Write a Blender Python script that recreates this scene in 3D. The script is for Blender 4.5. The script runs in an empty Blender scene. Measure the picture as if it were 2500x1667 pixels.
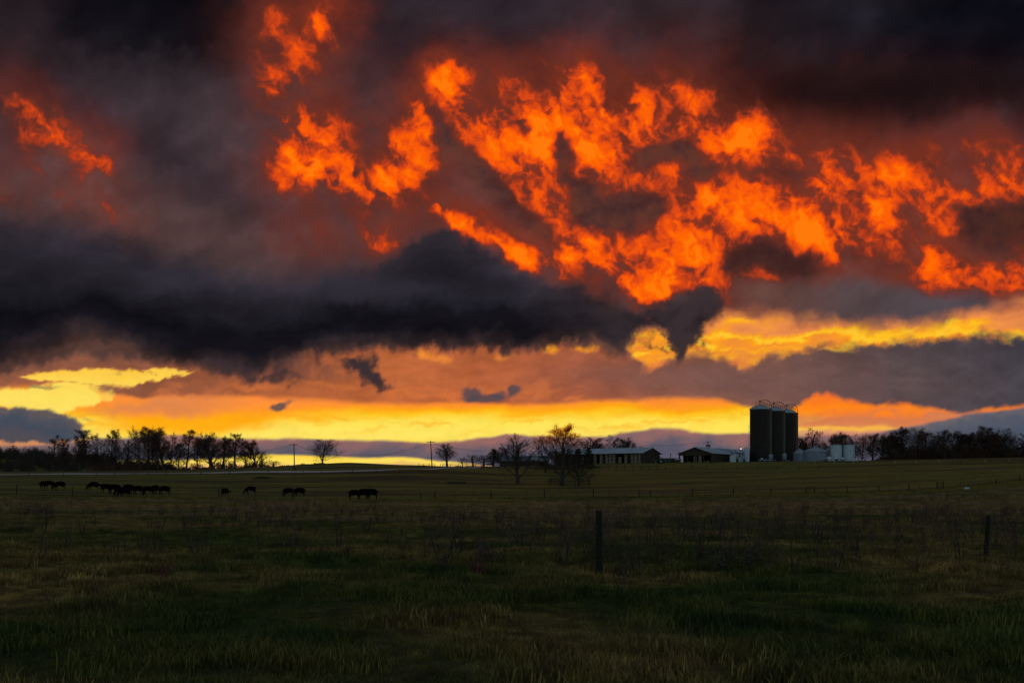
import bpy, math, random
import numpy as np
from mathutils import Vector, Matrix
random.seed(11)
D2R = math.radians
scene = bpy.context.scene
COL = scene.collection

# ---------------------------------------------------------------- camera
EYE = 1.6
F_PX, CX, HOR = 2430.0, 1250.0, 1190.0        # focal length, centre column and eye-level row of the 2500 px wide picture
cam_d = bpy.data.cameras.new('camera'); cam = bpy.data.objects.new('camera', cam_d); COL.objects.link(cam)
cam.location = (0, 0, EYE); cam.rotation_euler = (D2R(90), 0, 0)
cam_d.sensor_width = 36; cam_d.lens = F_PX / 2500 * 36
cam_d.shift_y = (HOR - 833.5) / 2500
cam_d.clip_start = .1; cam_d.clip_end = 12000
scene.camera = cam

# ---------------------------------------------------------------- world: dusk sky above and behind, broken by dark cloud
SUN_EL, SUN_AZ = D2R(10), D2R(0)
world = bpy.data.worlds.new('World'); scene.world = world; world.use_nodes = True
wn, wl = world.node_tree.nodes, world.node_tree.links
wn.clear()
wo = wn.new('ShaderNodeOutputWorld'); wb = wn.new('ShaderNodeBackground')
ws = wn.new('ShaderNodeTexSky'); ws.sky_type = 'NISHITA'; ws.sun_disc = False
ws.sun_elevation = SUN_EL; ws.sun_rotation = SUN_AZ; ws.air_density = 1.2; ws.dust_density = 1.5
wt_ = wn.new('ShaderNodeTexCoord'); wnz = wn.new('ShaderNodeTexNoise'); wnz.inputs['Scale'].default_value = 2.6; wnz.inputs['Detail'].default_value = 5
wr = wn.new('ShaderNodeValToRGB'); wr.color_ramp.elements[0].position = .35; wr.color_ramp.elements[0].color = (.30, .29, .32, 1)
wr.color_ramp.elements[1].position = .6; wr.color_ramp.elements[1].color = (1.0, .95, .92, 1)
wm = wn.new('ShaderNodeMix'); wm.data_type = 'RGBA'; wm.blend_type = 'MULTIPLY'; wm.inputs[0].default_value = 1
wl.new(wt_.outputs['Generated'], wnz.inputs['Vector']); wl.new(wnz.outputs['Fac'], wr.inputs['Fac'])
wl.new(ws.outputs['Color'], wm.inputs[6]); wl.new(wr.outputs['Color'], wm.inputs[7])
wl.new(wm.outputs[2], wb.inputs['Color']); wl.new(wb.outputs[0], wo.inputs['Surface'])
wb.inputs['Strength'].default_value = 0.15

scene.view_settings.view_transform = 'Standard'; scene.view_settings.look = 'None'
scene.view_settings.exposure = 0; scene.view_settings.gamma = 1; scene.view_settings.use_curve_mapping = False
scene.render.engine = 'CYCLES'
scene.cycles.transparent_max_bounces = 12

# ---------- numpy noise ----------
_rs = np.random.RandomState(7)
_perm = _rs.permutation(512).astype(np.int64); _perm = np.concatenate([_perm, _perm])
_ang = _rs.rand(512) * 2 * np.pi
_gx, _gy = np.cos(_ang), np.sin(_ang)
def perlin(x, y):
    xi = np.floor(x).astype(np.int64); yi = np.floor(y).astype(np.int64)
    xf = x - xi; yf = y - yi
    def g(ix, iy, dx, dy):
        h = _perm[(_perm[ix & 511] + iy) & 511]
        return _gx[h] * dx + _gy[h] * dy
    u = xf * xf * xf * (xf * (xf * 6 - 15) + 10); v = yf * yf * yf * (yf * (yf * 6 - 15) + 10)
    a = g(xi, yi, xf, yf); b = g(xi + 1, yi, xf - 1, yf)
    c = g(xi, yi + 1, xf, yf - 1); d = g(xi + 1, yi + 1, xf - 1, yf - 1)
    return ((a + (b - a) * u) * (1 - v) + (c + (d - c) * u) * v) * 1.5
def fbm(x, y, s, octv=5, seed=0, gain=.52, ridge=False):
    x = x / s + seed * 17.31; y = y / s + seed * 9.77
    t = 0; a = 1; n = 0
    for i in range(octv):
        p = perlin(x, y)
        if ridge: p = 1 - 2 * np.abs(p)
        t = t + p * a; n += a; a *= gain
        x, y = x * 1.62 + y * 1.2 + 5.1, y * 1.62 - x * 1.2 + 3.7
    return t / n * (1 if ridge else 1.5)
def sst(a, b, x):
    t = np.clip((x - a) / (b - a), 0, 1); return t * t * (3 - 2 * t)
def lin(c):
    c = np.asarray(c, float) / 255
    return np.where(c < .04045, c / 12.92, ((c + .055) / 1.055) ** 2.4)
def mixc(A, c, m):
    c = lin(c) if not isinstance(c, np.ndarray) else c
    return A + (c - A) * m[..., None]
def stroke(x, y, pts, w, soft=.75):
    best = np.full(x.shape, 1e9)
    if len(pts) == 1: pts = [pts[0], (pts[0][0] + .01, pts[0][1])]
    for (x1, y1), (x2, y2) in zip(pts[:-1], pts[1:]):
        dx, dy = x2 - x1, y2 - y1
        t = np.clip(((x - x1) * dx + (y - y1) * dy) / (dx * dx + dy * dy), 0, 1)
        best = np.minimum(best, np.hypot(x - x1 - t * dx, y - y1 - t * dy))
    return 1 - sst(w * (1 - soft), w * (1 + soft), best)
def gstroke(x, y, pts, w):
    best = np.full(x.shape, 1e9)
    if len(pts) == 1: pts = [pts[0], (pts[0][0] + .01, pts[0][1])]
    for (x1, y1), (x2, y2) in zip(pts[:-1], pts[1:]):
        dx, dy = x2 - x1, y2 - y1
        t = np.clip(((x - x1) * dx + (y - y1) * dy) / (dx * dx + dy * dy), 0, 1)
        best = np.minimum(best, (x - x1 - t * dx) ** 2 + (y - y1 - t * dy) ** 2)
    return np.exp(-best / (w * w))
def blob(x, y, cx, cy, rx, ry, rot=0):
    c, s = np.cos(rot), np.sin(rot)
    a = (x - cx) * c + (y - cy) * s; b = -(x - cx) * s + (y - cy) * c
    return np.exp(-(a / rx) ** 2 - (b / ry) ** 2)
def edge(x, pts):
    p = np.array(pts, float); return np.interp(x, p[:, 0], p[:, 1])
def gradc(x, stops):
    k = np.array([s[0] for s in stops], float); c = np.array([lin(s[1]) for s in stops])
    return np.stack([np.interp(x, k, c[:, i]) for i in range(3)], -1)

FIRE = [  # points, width, amplitude
 ([(752,50),(700,120),(692,180)],26,.8), ([(640,95),(745,85)],55,.42), ([(640,150)],40,.35), ([(625,190)],22,.3),
 ([(655,275),(668,330),(655,395)],24,.85), ([(700,262),(735,300)],26,.85), ([(722,300),(712,400)],26,1.0), ([(762,335),(786,412)],20,.95),
 ([(700,330)],115,.32), ([(735,360)],60,.45),
 ([(950,320),(975,365),(925,400)],26,.85), ([(912,330),(930,385)],20,.6), ([(820,425),(840,445)],16,.95), ([(870,405),(885,450)],18,.9), ([(905,405)],20,.8), ([(880,400)],85,.3),
 ([(885,550)],14,.75), ([(885,545)],34,.35), ([(735,575)],24,.34), ([(690,545)],40,.2),
 ([(85,305),(140,340),(215,378)],24,.85), ([(90,300),(210,375)],48,.42), ([(92,390)],16,.5), ([(190,405)],18,.45),
 ([(0,440),(120,470),(280,500)],42,.26), ([(20,235)],40,.2), ([(40,290)],34,.22),
 ([(1035,190),(1060,270),(1130,350),(1190,390)],30,1.05), ([(1190,390),(1250,440),(1310,500)],34,1.1), ([(960,255),(985,290)],18,.62), ([(1020,330)],16,.65), ([(940,265)],22,.5),
 ([(1170,240),(1210,300),(1240,370)],32,1.05), ([(1240,370),(1290,430),(1320,500)],26,1.0), ([(1150,300),(1200,360)],30,.9),
 ([(1325,190),(1305,250),(1330,300),(1375,355),(1415,425)],30,1.1), ([(1280,280),(1340,330)],26,.85),
 ([(1400,310),(1480,300),(1560,290),(1600,325)],34,1.1), ([(1600,300),(1690,320),(1745,275),(1725,335)],26,.75), ([(1500,250)],70,.4), ([(1400,250),(1600,240)],60,.34),
 ([(1130,230),(1330,220)],75,.4),
 ([(1000,480),(1030,495),(1060,520)],12,.85), ([(1060,520),(1110,545),(1150,560),(1200,585)],14,.85), ([(1200,592),(1290,600),(1330,590),(1400,608),(1440,645)],20,1.0), ([(1215,610),(1300,625)],16,.8), ([(1340,575),(1400,600)],20,.75),
 ([(1560,420),(1620,410),(1660,470),(1620,520)],48,1.1), ([(1620,500),(1570,560),(1510,600)],42,1.0), ([(1550,470),(1600,540)],40,1.1), ([(1490,600),(1470,650),(1530,670)],32,.85), ([(1640,600),(1560,640)],45,.8), ([(1700,470),(1720,560)],40,.7),
 ([(1430,430),(1470,410),(1500,430)],14,.65), ([(1380,540),(1450,560)],26,.6),
 ([(1745,440),(1800,470),(1830,520)],40,1.05), ([(1830,510),(1900,560),(2000,585)],28,.95), ([(1870,430),(1960,500)],26,.75), ([(1880,470),(1900,530)],24,.85), ([(1920,380),(1900,440)],45,.38), ([(1780,560)],50,.5),
 ([(2000,520),(2020,480),(2060,430)],24,.7), ([(2090,420),(2170,400),(2260,430),(2352,450)],34,.85), ([(2120,490),(2190,510),(2120,540)],26,.75), ([(2250,380),(2352,390)],45,.5), ([(2060,560)],34,.6), ([(2150,440),(2080,500)],30,.6),
 ([(2150,545),(2135,620),(2150,660)],26,.9), ([(2150,600),(2230,640),(2290,660),(2360,680)],30,.9), ([(2270,610),(2360,590)],26,.8), ([(2345,640)],40,.8), ([(2040,615)],9,.7), ([(2085,690)],12,.35), ([(2138,687)],6,.6),
 ([(1700,400),(1980,470)],58,.42), ([(1250,330),(1350,480)],58,.45), ([(1480,340),(1700,380)],50,.36), ([(2000,450),(2352,480)],60,.42), ([(1450,600),(1700,600)],58,.45), ([(1380,540),(1480,590)],40,.5), ([(1600,450),(1900,520)],60,.5),
 ([(1700,640),(1850,670)],48,.4), ([(1690,690),(1790,700)],20,.4), ([(1450,500),(1750,430)],130,.25), ([(1900,480),(2352,460)],120,.22), ([(1100,300),(1500,330)],130,.28),
]
DARK = [
 ([(1292,325),(1300,400),(1345,440)],20,.9), ([(1350,470),(1420,480),(1500,470)],42,1.2), ([(1340,500),(1440,520)],24,.7), ([(1500,350),(1575,345),(1600,395)],28,1.1), ([(1440,380),(1500,370)],24,.7),
 ([(1190,275),(1196,300)],10,.7), ([(1030,330),(1100,400),(1180,470),(1250,530)],32,.8), ([(1000,250),(1050,330)],20,.5),
 ([(1690,600),(1780,590),(1850,610)],36,1.1), ([(1630,390),(1700,390),(1850,400)],22,.6), ([(2250,520),(2352,500)],48,1.2), ([(2300,560)],30,.8), ([(2120,390)],24,.4), ([(2205,470),(2225,500)],16,.6),
 ([(705,370)],8,.6), ([(850,350)],30,.5), ([(808,400)],10,.8), ([(870,440)],6,.6), ([(680,210),(760,230)],34,.4), ([(2080,480),(2100,520)],16,.6), ([(1975,430)],26,.5), ([(1960,590),(2080,620)],26,.45), ([(1580,310)],14,.3),
 ([(115,350)],12,.5), ([(1390,570)],14,.6), ([(2210,600)],20,.4),
]
def skycolor(u, v):
    """u, v: tangent-plane sky coordinates (2352 units wide view). returns linear rgb and fire amount"""
    # domain warps
    w1x = fbm(u, v, 220, 4, 1) * 34; w1y = fbm(u, v, 220, 4, 2) * 34
    w2x = fbm(u, v, 52, 5, 3, .6) * 22; w2y = fbm(u, v, 52, 5, 4, .6) * 22
    uw, vw = u + w1x + w2x, v + w1y + w2y
    us, vs = u + w1x * .35 + w2x * .5, v + w1y * .35 + w2y * .5
    n1 = fbm(us, vs, 300, 4, 5, .5); n2 = fbm(us + vs * .5, vs * 1.25, 120, 5, 6, .46); n3 = fbm(us, vs, 34, 5, 7, .6)
    # ---- upper cloud deck ----
    C = gradc(v, [(-300,(24,22,29)), (0,(44,36,42)), (200,(56,45,50)), (420,(74,58,61)), (560,(80,62,63)), (700,(64,54,58))])
    def M(c, m): 
        nonlocal C; C = mixc(C, c, np.clip(m, 0, 1))
    M((12,11,17), blob(uw,vw,390,20,420,120)*1.05 + blob(uw,vw,330,90,260,80)*.4)
    M((45,32,36), blob(uw,vw,40,120,70,200)*.6)
    M((62,44,44), blob(uw,vw,640,60,120,130)*.7)
    M((34,24,30), blob(uw,vw,990,100,170,60)*.9)
    M((56,48,54), blob(uw,vw,430,330,330,120,.5)*.7)
    M((44,38,46), blob(uw,vw,560,470,420,55,.55)*.6 + blob(uw,vw,230,260,260,60,.6)*.5)
    M((88,66,64), blob(uw,vw,480,540,260,60,.1)*.6 + blob(uw,vw,150,440,200,70)*.55)
    M((58,50,60), blob(uw,vw,1180,60,170,80)*.45 + blob(uw,vw,1330,120,60,90)*.6)
    M((48,33,36), blob(uw,vw,1500,110,330,120)*.6)
    M((12,13,21), blob(uw,vw,2250,70,480,190)*1.15)
    M((26,28,36), blob(uw,vw,1950,60,160,70)*.5)
    M((24,16,19), blob(uw,vw,2150,215,430,70)*.9)
    M((50,30,30), blob(uw,vw,1750,230,260,60)*.6)
    M((58,32,29), blob(uw,vw,1900,330,300,50)*.7)
    M((56,50,58), blob(uw,vw,2200,330,180,80)*.7 + blob(uw,vw,2060,420,80,60)*.5)
    M((92,40,28), blob(uw,vw,1450,240,420,85)*.75)
    M((118,48,32), blob(uw,vw,1560,450,640,200)*.75)
    M((120,52,36), blob(uw,vw,2150,500,380,140)*.75)
    M((70,54,56), blob(uw,vw,860,460,220,180)*.5)
    C = C * np.exp(n1 * .36 + n2 * .40 + n3 * .05)[..., None]
    q1x = fbm(u, v, 95, 4, 41, .55) * 14; q1y = fbm(u, v, 95, 4, 42, .55) * 14
    q2x = fbm(u + q1x, v + q1y, 34, 4, 43, .52) * 10; q2y = fbm(u + q1x, v + q1y, 34, 4, 44, .52) * 10
    sx, sy = u + w1x * .12 + q1x + q2x, v + w1y * .12 + q1y + q2y
    core = np.zeros(u.shape); halo = np.zeros(u.shape); up = np.zeros(u.shape)
    for p, w, a in FIRE:
        if w <= 60:
            g_ = gstroke(sx, sy, p, w * 1.22) * min(a, 1.05); core = core + g_ - .85 * core * g_
            halo = halo + gstroke(u + w1x * .4 + q1x, v + w1y * .4 + q1y + 20, p, w * 1.3 + 34) * a * .95 * (1 - halo)
            up = np.maximum(up, gstroke(u + q1x * 1.5 + w1x * .12, v + q1y * 1.5 + w1y * .12 + 30, p, w * 1.3 + 16) * a)
        else:
            halo = halo + stroke(u + w1x * .5 + q1x, v + w1y * .5 + q1y, p, w, .98) * a * (1 - halo)
    # billowing relief inside the lit clouds, stretched along the wind
    ru, rv = sx * .66 + sy * .75, sy * .66 - sx * .75
    b1 = fbm(ru * .45, rv, 54, 5, 45, .54); b2 = fbm(ru * .7, rv, 28, 4, 46, .55, True) - .3; b3 = fbm(sx, sy, 130, 3, 47)
    b4 = fbm(sx, sy, 13, 4, 48, .6)
    core = np.clip(core, 0, 1.05)
    F = core * (.49 + .40 * b1 + .26 * b2 + .22 * b3 + .10 * b4) - .05 + halo * (.34 + .36 * b1 + .12 * b2 + .2 * b3)
    M((152,56,28), up * .72 * np.clip(.8 + .5 * b3 + .25 * b1, 0, 1.1))
    F = F * (1 - .20 * sst(1900, 2150, u) - .42 * blob(u, v, 700, 110, 150, 120) - .36 * blob(u, v, 130, 350, 200, 130))
    F = np.where(F > .8, .8 + (F - .8) * .6, F)
    M((124,48,30), halo * (.85 - .4 * (1 - sst(300, 600, u))) * np.clip(.75 + .6 * b1 + .6 * b3 + .2 * b4, .15, 1.1))
    F = F + (b1 * .5 + b2 * .35) * .5 * core * (1 - core) * 2 - .03
    for p, w, a in DARK: F = F * (1 - .85 * np.minimum(1, gstroke(sx, sy, p, w * 1.05) * a * 1.15))
    F = F * (1 - .42 * sst(.05, .6, fbm(sx + 40, sy * 1.25, 88, 5, 49, .58)))
    M((22,14,17), blob(u + w1x, v + w1y, 2080, 215, 400, 72) * .85 + blob(u + w1x, v + w1y, 1780, 180, 160, 60) * .35)
    F = np.clip(F, 0, 1.15)
    darkd = sum(gstroke(sx, sy, p, w) * a for p, w, a in DARK); darkd = np.clip(darkd, 0, 1)
    C = mixc(C, gradc(n2 + n3 * .6, [(-.5,(46,35,38)), (0,(64,46,46)), (.5,(92,54,44))]), darkd * .8)
    for p, w, a in [([(1700,600),(1850,610)],40,1), ([(2270,520),(2400,510)],60,1)]: M((56,30,27), stroke(sx, sy, p, w) * .6)
    # ---- lower grey cloud under the fire, right ----
    hb = vs - edge(us, [(1500,700),(1650,706),(1780,716),(1900,738),(2000,744),(2120,738),(2230,716),(2330,682),(2420,660),(3200,560)])
    ht = vs - edge(us, [(1500,650),(1650,640),(1800,640),(1900,640),(2040,655),(2150,672),(2260,678),(2330,690),(2420,665)])
    g = sst(-22, 26, ht) * sst(1600, 1760, us)
    cg = gradc(us, [(1650,(92,56,50)), (1800,(98,66,60)), (1950,(84,68,70)), (2150,(80,70,76)), (2352,(72,66,74)), (3000,(60,52,60))]) * np.exp(n2 * .3)[..., None]
    C = mixc(C, cg, g); F = F * (1 - g * .85)
    # ---- bright gap and low sky seen below the deck ----
    vg = v + (us - 1600) * .022 * sst(1500, 1700, us)
    gapn = fbm(us + vs * .5, vs * 5 + us * .35, 210, 4, 11, .5); gn2 = fbm(us, vs * 3, 70, 6, 12)
    B = gradc(np.where(v < 880, vg, v) + gapn * np.where(v < 880, 46, 13) + w2y * np.where(v < 880, .7, .1), [(690,(176,98,66)), (724,(214,124,72)), (750,(236,142,72)), (762,(248,156,44)), (772,(255,188,30)), (780,(255,200,50)), (788,(252,160,26)), (802,(238,140,52)), (818,(252,166,34)), (840,(222,126,62)), (870,(214,118,64)), (905,(255,150,44)), (922,(252,140,46)), (936,(255,168,20)), (948,(255,200,36)), (966,(255,226,84)), (1004,(255,228,100)), (1040,(255,216,70)), (1062,(255,222,96)), (1075,(220,160,110)), (1100,(250,200,120))])
    B = B * np.exp(np.minimum(gn2 * .10, .02))[..., None]
    stk = sst(.05, .55, fbm(us * .35, vs * 4 + us * .12, 60, 5, 27, .55) + .25 * sst(1500, 1000, us) * 0)
    B = mixc(B, (255,176,26), stk * sst(930, 946, vs) * (1 - sst(975, 1000, vs)) * .6)
    # left: orange rather than yellow between 200 and 640
    m = sst(150, 330, us) * (1 - sst(560, 800, us + (vs - 965) * 4)) * sst(888, 925, vs) * (1 - sst(990, 1010, vs))
    B = mixc(B, gradc(v + gapn * 14, [(905,(255,142,62)), (935,(255,150,44)), (960,(255,168,16)), (985,(255,176,22)), (1000,(255,206,60))]), m)
    m = sst(1760, 1900, us + fbm(us, vs*2, 80, 4, 24) * 60) * sst(870, 900, vs)
    B = mixc(B, gradc(v + gapn * 22, [(905,(246,112,40)), (932,(255,134,24)), (943,(246,128,42)), (953,(214,122,76)), (974,(216,130,82)), (986,(252,186,66)), (1000,(210,140,110))]), m)
    # lower edge of the deck (shelf bottom left, grey cloud right)
    shelf_b = edge(us + w2x * .8, [(-900,900),(-200,868),(0,848),(90,832),(180,808),(300,816),(430,832),(500,850),(560,858),(615,842),(690,818),(770,802),(840,796),(960,796),(1080,790),(1200,802),(1290,788),(1360,786),(1415,806),(1442,790),(1468,762),(1500,744),(1526,752),(1541,796),(1558,822),(1582,812),(1600,776),(1625,738),(1660,712),(1700,700)])
    hang = (fbm(us * 1.0, vs * .35, 46, 5, 14, .6)) * (8 + 12 * sst(350, 650, us))
    deck_b = np.where(us < 1660, shelf_b, edge(us, [(1640,706),(1780,716),(1900,738),(2000,744),(2120,738),(2230,716),(2330,682),(2420,660),(3200,560)]))
    d = v + w1y * .12 + w2y * .26 - deck_b + hang * np.where(us < 1600, 1, .15) + fbm(us, vs * .6, 17, 3, 28) * 5 * (1 - sst(1400, 1620, us)) + fbm(us, vs * 2, 90, 3, 28) * 10 * sst(1600, 1700, us)
    sf = 1 + .9 * blob(us, vs, 1500, 775, 130, 80) + .9 * blob(us, vs, 680, 830, 110, 60)
    low = sst((-15 - 8 * (us > 1620)) * sf, (19 + 8 * (us > 1620)) * sf, d + n3 * (8 + 12 * blob(us, vs, 1520, 780, 110, 70)))
    base_low = B
    # stratus veil (mauve / salmon) across the middle of the low sky
    st_top = edge(us, [(-800,780),(0,790),(450,790),(900,760),(1400,775),(1436,796),(1472,842),(1520,838),(1620,808),(1700,836),(1780,824),(1880,800),(2000,788),(2100,780),(2250,770),(2420,764),(3200,740)])
    st_bot = edge(us, [(-800,900),(0,893),(60,880),(260,905),(300,908),(450,908),(600,914),(760,922),(1000,923),(1200,926),(1330,920),(1500,914),(1640,918),(1700,932),(1790,940),(1826,934),(1850,915),(1875,902),(1905,903),(1930,916),(1990,930),(2050,932),(2090,926),(2130,934),(2221,946),(2352,930),(3200,850)])
    wt = fbm(us, vs * 1.6, 60, 5, 16, .58) * 16
    st = sst(-14, 14, vs + wt - st_top) * (1 - sst(-8, 8, v + w1y * .1 + fbm(us, vs * 3, 200, 3, 17) * 8 + fbm(us, vs * 1.6, 44, 4, 25) * 8 * sst(1690, 1800, us) - st_bot))
    # open the yellow window on the far left
    wq = v + w1y * .1 + n3 * 7 + gapn * 10; uq = u + n3 * 10
    ins = lambda tp, bt, a=4: sst(-a, a, wq - edge(uq, tp)) * (1 - sst(-a, a, wq - edge(uq, bt)))
    win = ins([(-900,905),(30,872),(47,864),(90,853),(200,845),(300,846),(380,850),(452,850),(460,870)], [(-900,895),(30,864),(47,867),(100,879),(200,884),(300,882),(370,870),(430,858),(452,848),(460,840)]) * (uq > 34) * (uq < 456)
    win = np.maximum(win, ins([(-900,880),(0,890),(60,892),(130,884),(200,880),(250,884),(262,892),(275,930)], [(-900,925),(0,932),(80,952),(120,950),(190,932),(250,914),(268,904),(275,890)], 5) * (1 - sst(215, 285, uq + n3 * 26 + n2 * 20)))
    win = np.maximum(win, sst(.3, .8, blob(us, vs, 262, 884, 46, 10)) * .7)
    st = st * (1 - win)
    base_low = mixc(base_low, gradc(v + gapn * 20, [(850,(255,205,70)), (900,(255,226,96)), (935,(255,226,100)), (950,(250,190,80))]), win * .95 * low)
    vc = gradc(us, [(-400,(140,86,66)), (0,(160,98,74)), (300,(150,92,68)), (600,(178,98,60)), (900,(200,108,62)), (1150,(192,102,62)), (1400,(168,94,66)), (1650,(140,92,76)), (1850,(118,84,76)), (2050,(92,76,78)), (2352,(74,70,78)), (3200,(60,58,68))])
    vc = vc * .86 * np.exp(n2 * .16 + gn2 * .2 + (v - 880)[..., ] * .0012)[..., None]
    vc = mixc(vc, lin((226,120,54)), sst(.15, .8, gapn + gn2 * .4 - sst(1300, 1700, us)) * sst(840, 925, vs) * .55)
    vc = mixc(vc, lin((112,84,82)), blob(us, vs, 1750, 880, 330, 40) * .5 + blob(us,vs,1450,860,200,30)*.3)
    base_low = mixc(base_low, vc, st)
    # bright torn spots just under the shelf
    bl = blob(us, vs, 1502, 768, 44, 32) * .85 + blob(us, vs, 1269, 803, 24, 15) * 1.15 + blob(us, vs, 1345, 801, 28, 13) * 1.15 + blob(us, vs, 967, 810, 26, 17) * .8 + blob(us, vs, 1016, 818, 26, 13) * .75 + blob(us, vs, 1492, 832, 50, 17, -.6) * .95 + blob(us, vs, 1155, 810, 34, 13) * .7 + blob(us, vs, 845, 822, 16, 8) * .6
    bl = sst(.2, 1.15, bl * (1 + n3 * .7 + n2 * .3))
    base_low = mixc(base_low, gradc(v + n3 * 40 + n2 * 20, [(705,(196,84,34)), (742,(240,116,28)), (768,(255,164,22)), (800,(254,158,34)), (840,(236,134,56))]), bl)
    # left mauve-orange wedge
    m = sst(190, 420, us) * (1 - sst(420, 640, us)) * sst(900, 912, vs) * (1 - sst(926, 948, vs))
    base_low = mixc(base_low, (240,132,66), m * .5)
    m = sst(-10, 14, vs - edge(us, [(100,985),(180,948),(260,930),(380,908),(700,905)])) * sst(120, 220, us) * (1 - sst(935, 962, vs + (us - 300) * .02)) * (1 - sst(380, 620, us))
    base_low = mixc(base_low, (218,132,78), m * .8)
    base_low = mixc(base_low, (96,66,60), sst(.1, .9, blob(us, vs, 640, 850, 170, 34) * (1 + n3 * .8)) * .6)
    # small dark cloudlets
    for (cx, cy, rx, ry, r, a) in [(1083,905,22,15,-.2,1.3),(1078,914,22,8,0,.9),(1122,913,38,10,0,1.3),(1150,906,22,12,0,.8),(1180,896,22,12,-.6,1.0),(640,936,17,10,0,1.5),(664,926,15,6,-.4,.7),(95,889,46,4.5,0,.8),(250,893,26,14,.2,.6),(205,965,18,4,.1,.55),(540,962,7,3,0,.4),(470,958,26,3,0,.35),(375,984,12,5,-.8,.3),(270,855,14,7,0,.6),(928,880,8,3,0,.4),(2110,770,14,3,0,.1)]:
        b = blob(u + n3 * 6, v + n3 * 5 + w1y * .1, cx, cy, rx, ry, r) * a
        base_low = mixc(base_low, (82,72,78), sst(.16, .9, b * (1.12 + n3 * .45 + gn2 * .2)) * min(1, a) * .9)
    # ---- horizon bank ----
    hb_t = edge(us, [(-900,1024),(60,1022),(150,1016),(200,1004),(280,1001),(420,996),(520,1003),(640,1008),(760,1005),(900,1008),(1010,1012),(1090,1006),(1160,998),(1290,1003),(1380,997),(1440,990),(1500,983),(1560,985),(1620,991),(1700,990),(1760,994),(1850,1000),(1960,998),(2060,982),(2160,962),(2260,944),(2352,932),(2500,915),(3200,860)])
    hb_b = edge(us, [(-900,1100),(100,1070),(300,1056),(500,1050),(600,1043),(700,1046),(830,1049),(930,1051),(1010,1056),(1070,1062),(1160,1075),(1260,1110),(3200,1200)])
    bn = fbm(us, vs * 3.5, 170, 3, 19) * 5 + fbm(us, vs * 3, 40, 3, 22) * 1.2
    vb = v + w1y * .12
    bank = sst(-4, 5, vb + bn - hb_t) * (1 - sst(-3, 4, vb + bn * .35 - hb_b))
    base_low = mixc(base_low, (206,138,92), (1 - sst(150, 260, us)) * sst(990, 1004, vs))
    bt = np.clip((vs - hb_t) / 48, 0, 1) + fbm(us, vs * 2.6, 70, 5, 20) * .35
    bc = gradc(bt, [(0,(152,104,98)), (.35,(128,98,100)), (.7,(100,90,102)), (1,(86,84,100))])
    bcr = gradc(bt, [(0,(106,98,104)), (.3,(88,90,102)), (1,(74,82,98))])
    bc = mixc(bc, bcr, sst(1900, 2150, us))
    bc = mixc(bc, gradc(bt, [(0,(120,98,98)), (.5,(96,92,102)), (1,(80,84,96))]), 1 - sst(200, 480, us))
    base_low = mixc(base_low, bc, bank)
    # slate cloud at far left
    sl_t = edge(us, [(-900,900),(-100,925),(0,930),(40,928),(110,944),(175,962),(192,985),(200,1010)])
    sl = sst(-4, 6, vs + n3 * 5 - sl_t) * (1 - sst(-3, 5, vs + n3 * 3 - edge(us, [(-900,1030),(0,1008),(120,1008),(200,995)]))) * (1 - sst(176, 212, us + fbm(u, v, 26, 3, 23) * 26 - (vs - 985) * .5))
    base_low = mixc(base_low, gradc((vs - sl_t) / 60 + n2 * .5, [(0,(96,86,88)), (.3,(78,80,90)), (.6,(66,74,88)), (1,(80,76,84))]), sl)
    C = mixc(C, base_low, low); F = F * (1 - low)
    # ---- big shelf cloud ----
    sh_t = edge(us, [(-900,430),(0,486),(120,500),(260,524),(380,566),(520,612),(640,628),(760,604),(860,600),(940,556),(1010,520),(1070,548),(1150,588),(1240,640),(1340,656),(1420,690),(1500,700),(1560,664),(1610,648),(1650,664),(1690,700),(1720,760)])
    dt = vs + w2y * .4 - sh_t
    dt = dt + w2y * -.2 * (us < 950)
    sh = sst(-14 - 22 * (1 - sst(700, 1000, us)), 22 + 34 * (1 - sst(700, 1000, us)), dt) * (1 - low) * (1 - sst(1630, 1680, us + n3 * 14))
    k = np.clip(dt / np.maximum(deck_b - sh_t, 40), 0, 1) 
    sc = gradc(k + n1 * .10 + n2 * .05, [(0,(50,43,50)), (.25,(39,35,43)), (.5,(31,29,36)), (.66,(17,16,22)), (.8,(22,20,26)), (.92,(44,34,36)), (1,(74,50,44))])
    sc2 = gradc(k + n2 * .08, [(0,(70,50,48)), (.3,(52,42,45)), (.7,(42,35,40)), (.92,(62,46,44)), (1,(90,62,52))])
    sc = mixc(sc, sc2, sst(1150, 1520, us))
    strk = fbm(us * .55 + vs * .2, vs * 1.9, 120, 5, 29, .5)
    sc = sc * np.exp(n2 * .22 + n1 * .16 + n3 * .06 + strk * .5)[..., None]
    sc = mixc(sc, (58,54,64), (blob(us, vs, 620, 655, 260, 34, .04) + blob(us, vs, 900, 668, 200, 26) * .8 + blob(us, vs, 250, 610, 200, 36, .2) * .6) * .35)
    C = mixc(C, sc, sh); F = F * (1 - sh)
    # dark wisps hanging below the shelf
    for (pts, w, a) in [([(822,828),(850,852),(882,886)],15,1.0), ([(812,830),(856,864)],20,1.0), ([(838,822),(872,868)],16,.9), ([(530,852),(600,868),(650,858)],16,.7), ([(650,850),(700,866),(665,890)],9,.5), ([(470,842),(580,850)],18,.8), ([(1478,792),(1530,800)],7,.6), ([(350,845),(352,862)],4,.5), ([(1610,690),(1566,740),(1564,812)],20,1.0), ([(1600,670),(1640,690)],30,.9)]:
        C = mixc(C, (58,46,49), sst(.1, .95, gstroke(us + w2x * .5, vs + w2y * .6, pts, w * 1.1) * a * (1 + n3 * .7)) * .88)
    # outside the view: fade into an even dark cloud deck
    out = np.maximum(sst(150, 1500, np.abs(u - 1176) - 1176), sst(60, 900, -v))
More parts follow.
